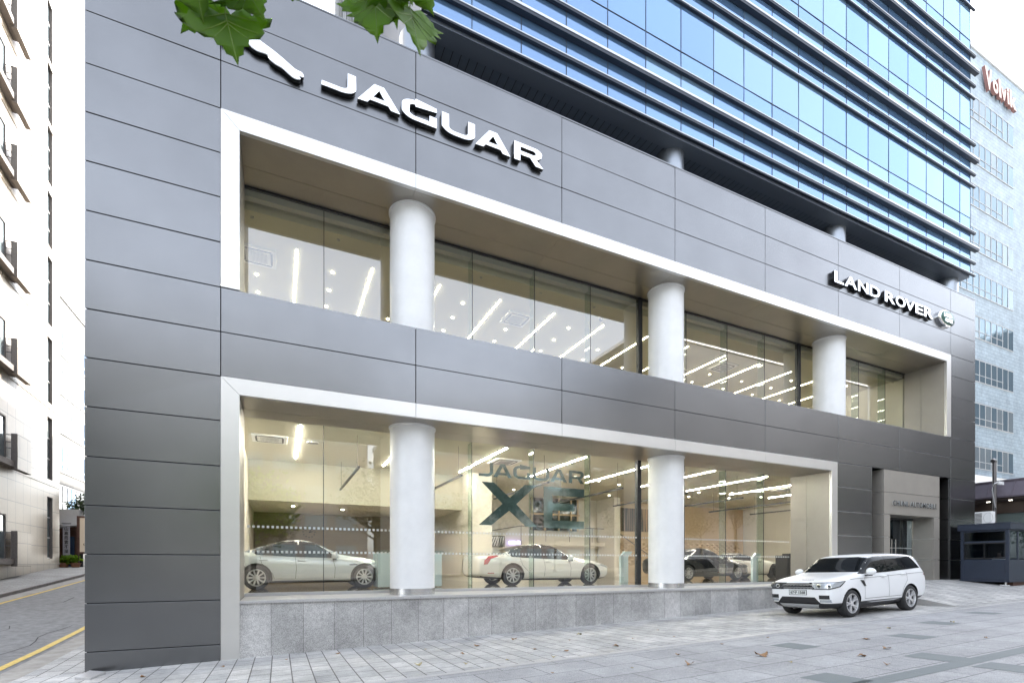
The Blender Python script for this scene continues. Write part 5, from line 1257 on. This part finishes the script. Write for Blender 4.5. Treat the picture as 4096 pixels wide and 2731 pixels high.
# ================================================================== NEAR TREE WITH LEAVES HANGING INTO THE FRAME
nt_ = tree(-1.3, -2.9, 7.6, 2.6, 'near plane tree behind the viewpoint whose leaves hang into the top of the frame', 77, n=3200)
LEAF = [(0, 0), (.06, .02), (.20, -.10), (.30, -.06), (.33, .04), (.42, .02), (.47, .10), (.60, .12), (.50, .20), (.52, .28), (.40, .30), (.44, .40), (.30, .42), (.34, .52), (.22, .50), (.20, .62), (.12, .62), (.10, .76), (.04, .80), (0, .98)]
def leaf_mesh(tip, basep, width, twist, m='leaf_live', stem=None, parent=None, seed=0):
    """serrated lobed leaf from its base to its tip, slightly cupped, real thickness"""
    rn = random.Random(seed); tip = Vector(tip); basep = Vector(basep); ax = tip-basep; L_ = ax.length; ax.normalize()
    sd_ = ax.cross(Vector((0, 1, 0))).normalized(); nn = sd_.cross(ax).normalized()
    rot = Matrix.Rotation(twist, 3, ax); sd_ = rot @ sd_; nn = rot @ nn
    right = [(x*(1+rn.uniform(-.08, .08)), y) for x, y in LEAF]; outline = right+[(-x*(1+rn.uniform(-.08, .08)), y) for x, y in right[-2:0:-1]]
    def P(x, y, o=0):
        cup = -.25*x*x+.05*math.sin(y*9)*abs(x); return basep+ax*(y*L_)+sd_*(x*width)+nn*((cup+o)*L_)
    bm = bmesh.new(); k = len(outline); spine = [(0, y) for y in (.12, .3, .5, .7, .85)]
    vs = [bm.verts.new((x, y, 0)) for x, y in outline]; bm.faces.new(vs); bmesh.ops.triangulate(bm, faces=bm.faces[:])
    for t_ in (-.4, -.2, .0, .2, .4): bmesh.ops.bisect_plane(bm, geom=bm.verts[:]+bm.edges[:]+bm.faces[:], plane_co=(t_, 0, 0), plane_no=(1, 0, 0))
    for t_ in (.15, .3, .45, .6, .8): bmesh.ops.bisect_plane(bm, geom=bm.verts[:]+bm.edges[:]+bm.faces[:], plane_co=(0, t_, 0), plane_no=(0, 1, 0))
    for v in bm.verts: v.co = P(v.co.x, v.co.y)
    me = bpy.data.meshes.new('leaf'); bm.to_mesh(me); bm.free()
    o = mesh_obj('leaf', me, m, parent); o.location = -parent_loc(parent) if parent is not None else (0, 0, 0); me.shade_smooth()
    sol = o.modifiers.new('thick', 'SOLIDIFY'); sol.thickness = .0006
    mb = MB()
    for (x, y) in ((0, .95), (.40, .15), (-.40, .15), (.36, .40), (-.36, .40), (.26, .55), (-.26, .55)):
        y0 = 0 if y == .15 or x == 0 else y*.35
        mb.tube([P(0, y0, -.004), P(x*.5, (y+y0)/2, -.004), P(x, y, -.004)], [.0012, .0009, .0004], 4)
    q = mb.build('vein', 'leaf_vein', o, world=False)
    if stem:
        mb = MB(); mb.tube([basep, (basep+Vector(stem))/2+Vector((0, 0, .02)), stem], [.0016, .0018, .002], 5); q = mb.build('stalk', 'leaf_vein', o, world=False)
    return o
MM('leaf_vein', (.22, .32, .05), .5)
lv = M['leaf_live'].node_tree; bs = lv.nodes['Principled BSDF']
trn = lv.nodes.new('ShaderNodeBsdfTranslucent'); trn.inputs[0].default_value = (.30, .50, .02, 1); mxs = lv.nodes.new('ShaderNodeMixShader'); mxs.inputs[0].default_value = .55
lv.links.new(bs.outputs[0], mxs.inputs[1]); lv.links.new(trn.outputs[0], mxs.inputs[2]); lv.links.new(mxs.outputs[0], lv.nodes['Material Output'].inputs[0])
BR1, BR2 = (-.12, 1.25, 1.78), (.28, 1.05, 1.75)
for i, (tip, bs_, wd_, tw_, br) in enumerate((
    ((-.096, 1.481, 1.30), (-.128, 1.50, 1.445), .15, .15, BR1), ((-.235, 1.546, 1.385), (-.17, 1.52, 1.495), .15, -.25, BR1), ((-.175, 1.50, 1.39), (-.20, 1.47, 1.51), .15, .5, BR1),
    ((-.030, 1.452, 1.42), (-.085, 1.47, 1.51), .12, .3, BR1), ((-.20, 1.48, 1.43), (-.12, 1.45, 1.53), .13, .1, BR1), ((-.07, 1.44, 1.47), (-.03, 1.43, 1.56), .12, -.3, BR1),
    ((.234, 1.326, 1.358), (.225, 1.32, 1.475), .13, .5, BR2), ((.336, 1.28, 1.325), (.31, 1.29, 1.455), .13, -.35, BR2), ((.28, 1.30, 1.39), (.26, 1.29, 1.50), .12, .8, BR2),
    ((.365, 1.25, 1.415), (.31, 1.25, 1.50), .13, .2, BR2), ((.20, 1.31, 1.42), (.25, 1.28, 1.51), .12, -.4, BR2), ((.30, 1.22, 1.38), (.28, 1.22, 1.48), .12, .2, BR2))):
    leaf_mesh(tip, bs_, wd_*1.3, tw_, stem=br, parent=nt_, seed=i)
for br in (BR1, BR2):
    mb = MB(); mb.tube([br, (br[0]*.5-.3, -.2, 2.4), (-1.0, -1.6, 3.2), (-1.3, -2.9, 3.4)], [.004, .012, .03, .05], 8); mb.build('branch', 'bark', nt_, smooth=60)
# ================================================================== SMALL THINGS
rn = random.Random(11)
def fallen(x, y, s_, m, label, zf=gz, group='fallen leaves on the paving'):
    a = rn.uniform(0, 6.3); z = zf(x, y)+.012; bm = bmesh.new()
    pts = [(px, py-.4) for px, py in LEAF]+[(-px, py-.4) for px, py in LEAF[-2:0:-1]]
    vs = [bm.verts.new((px, py, 0)) for px, py in pts]; bm.faces.new(vs); bmesh.ops.triangulate(bm, faces=bm.faces[:])
    for t_ in (-.2, 0, .2): bmesh.ops.bisect_plane(bm, geom=bm.verts[:]+bm.edges[:]+bm.faces[:], plane_co=(t_, 0, 0), plane_no=(1, 0, 0)); bmesh.ops.bisect_plane(bm, geom=bm.verts[:]+bm.edges[:]+bm.faces[:], plane_co=(0, t_, 0), plane_no=(0, 1, 0))
    k1, k2 = rn.uniform(.3, 1.0), rn.uniform(3, 8)
    for v in bm.verts: v.co.z = k1*(v.co.x**2)+.07*math.sin(v.co.y*k2+a)+.06*abs(math.sin(v.co.x*k2))
    me = bpy.data.meshes.new('leaf'); bm.to_mesh(me); bm.free(); o = mesh_obj('fallen_leaf', me, m, None, (x, y, z)); o.scale = (s_, s_, s_); o.rotation_euler = (0, 0, a); me.shade_smooth()
    so_ = o.modifiers.new('t', 'SOLIDIFY'); so_.thickness = .004/s_*.3
    tag(o, label, 'leaf', group)
fallen(7.72, 6.05, .22, 'leaf_dry', 'large curled brown leaf on the paving beside a dark tile')
pts = [(x_, y_) for x_, y_ in ((2.3, 8.9), (1.2, 11.4), (.1, 11.3), (3.4, 9.6), (4.1, 10.3), (4.9, 9.3), (5.4, 8.7), (6.0, 9.9), (6.5, 8.6), (3.0, 8.6), (4.6, 8.2), (7.2, 9.2), (5.1, 10.9), (2.9, 10.6), (8.2, 8.7), (8.9, 9.8), (6.9, 10.5), (3.9, 8.3),
    (4.0, 6.9), (5.2, 6.6), (6.1, 6.2), (6.6, 6.9), (8.1, 7.3), (9.6, 7.4), (10.8, 6.1), (12.6, 4.9), (13.0, 6.8), (14.9, 6.5), (9.0, 5.1), (7.5, 5.3), (11.6, 7.6), (8.4, 4.6), (10.0, 5.4), (10.5, 3.5), (-.9, 11.2), (-2.2, 10.8))]
for i, (x_, y_) in enumerate(pts):
    near = y_ > 8; big = rn.random() > .6
    fallen(x_+rn.uniform(-.15, .15), y_+rn.uniform(-.12, .12), rn.uniform(.05, .11) if i % 4 else .14, 'leaf_dry' if rn.random() > .3 else 'leaf_dry2', 'small dry fallen leaf lying on the '+('pale narrow pavers near the granite base' if near else 'large grey pavers of the pavement'), group='fallen leaves on the '+('narrow pavers' if near else 'large pavers'))
# loose granite slab at the corner
mb = MB(); mb.prism([(-3.30, 11.33), (-3.02, 11.12), (-2.95, 11.70), (-3.26, 11.95)], 'z', gz(-3.2, 11.5), gz(-3.2, 11.5)+.05)
o = mb.build('loose_slab', 'granite_top', bevel=.004); tag(o, 'loose granite slab lying at the foot of the grey corner pier', 'slab')
# planter and plants at the end of the alley
t = thing('planter', 'long terracotta planter full of broad green leaves before the alley shop', 'planter', (-12.2, 41.2, -.2))
for x_ in (-12.55, -11.95):
    mb = MB(); mb.lathe([(.18, -.20), (.27, .05), (.30, .10), (.27, .11)], (x_, 41.2, 0), 20); mb.build('bowl', 'terracotta', t, smooth=50)
leaf_cloud((-12.25, 41.2, .32), (.62, .3, .26), 700, .09, 8).build('foliage', 'leaf_live', t)
t = thing('conifer_bush', 'dark clipped evergreen tree above the alley shop awning', 'tree', (-12.2, 44, -.2))
mb = MB(); mb.tube([(-12.0, 43.8, -.2), (-11.9, 43.8, 3), (-11.9, 43.8, 4.5)], [.15, .12, .05], 8); mb.build('trunk', 'bark', t)
cb = MB()
for i, (x_, z_, r_) in enumerate(((-12.6, 4.1, .7), (-11.9, 4.6, .8), (-11.2, 4.3, .8), (-12.2, 3.8, .7), (-11.4, 3.6, .7))):
    c_ = leaf_cloud((x_, 43.8, z_), (r_, r_, r_*.6), 500, .08, 50+i, .4); k = len(cb.v); cb.v += c_.v; cb.f += [tuple(q+k for q in f_) for f_ in c_.f]; cb.m += c_.m
cb.build('crown', 'leaf_dark', t)
# empty stray check
for o in list(bpy.data.objects):
    if o.type == 'EMPTY' and o.parent is None and not o.children: bpy.data.objects.remove(o)
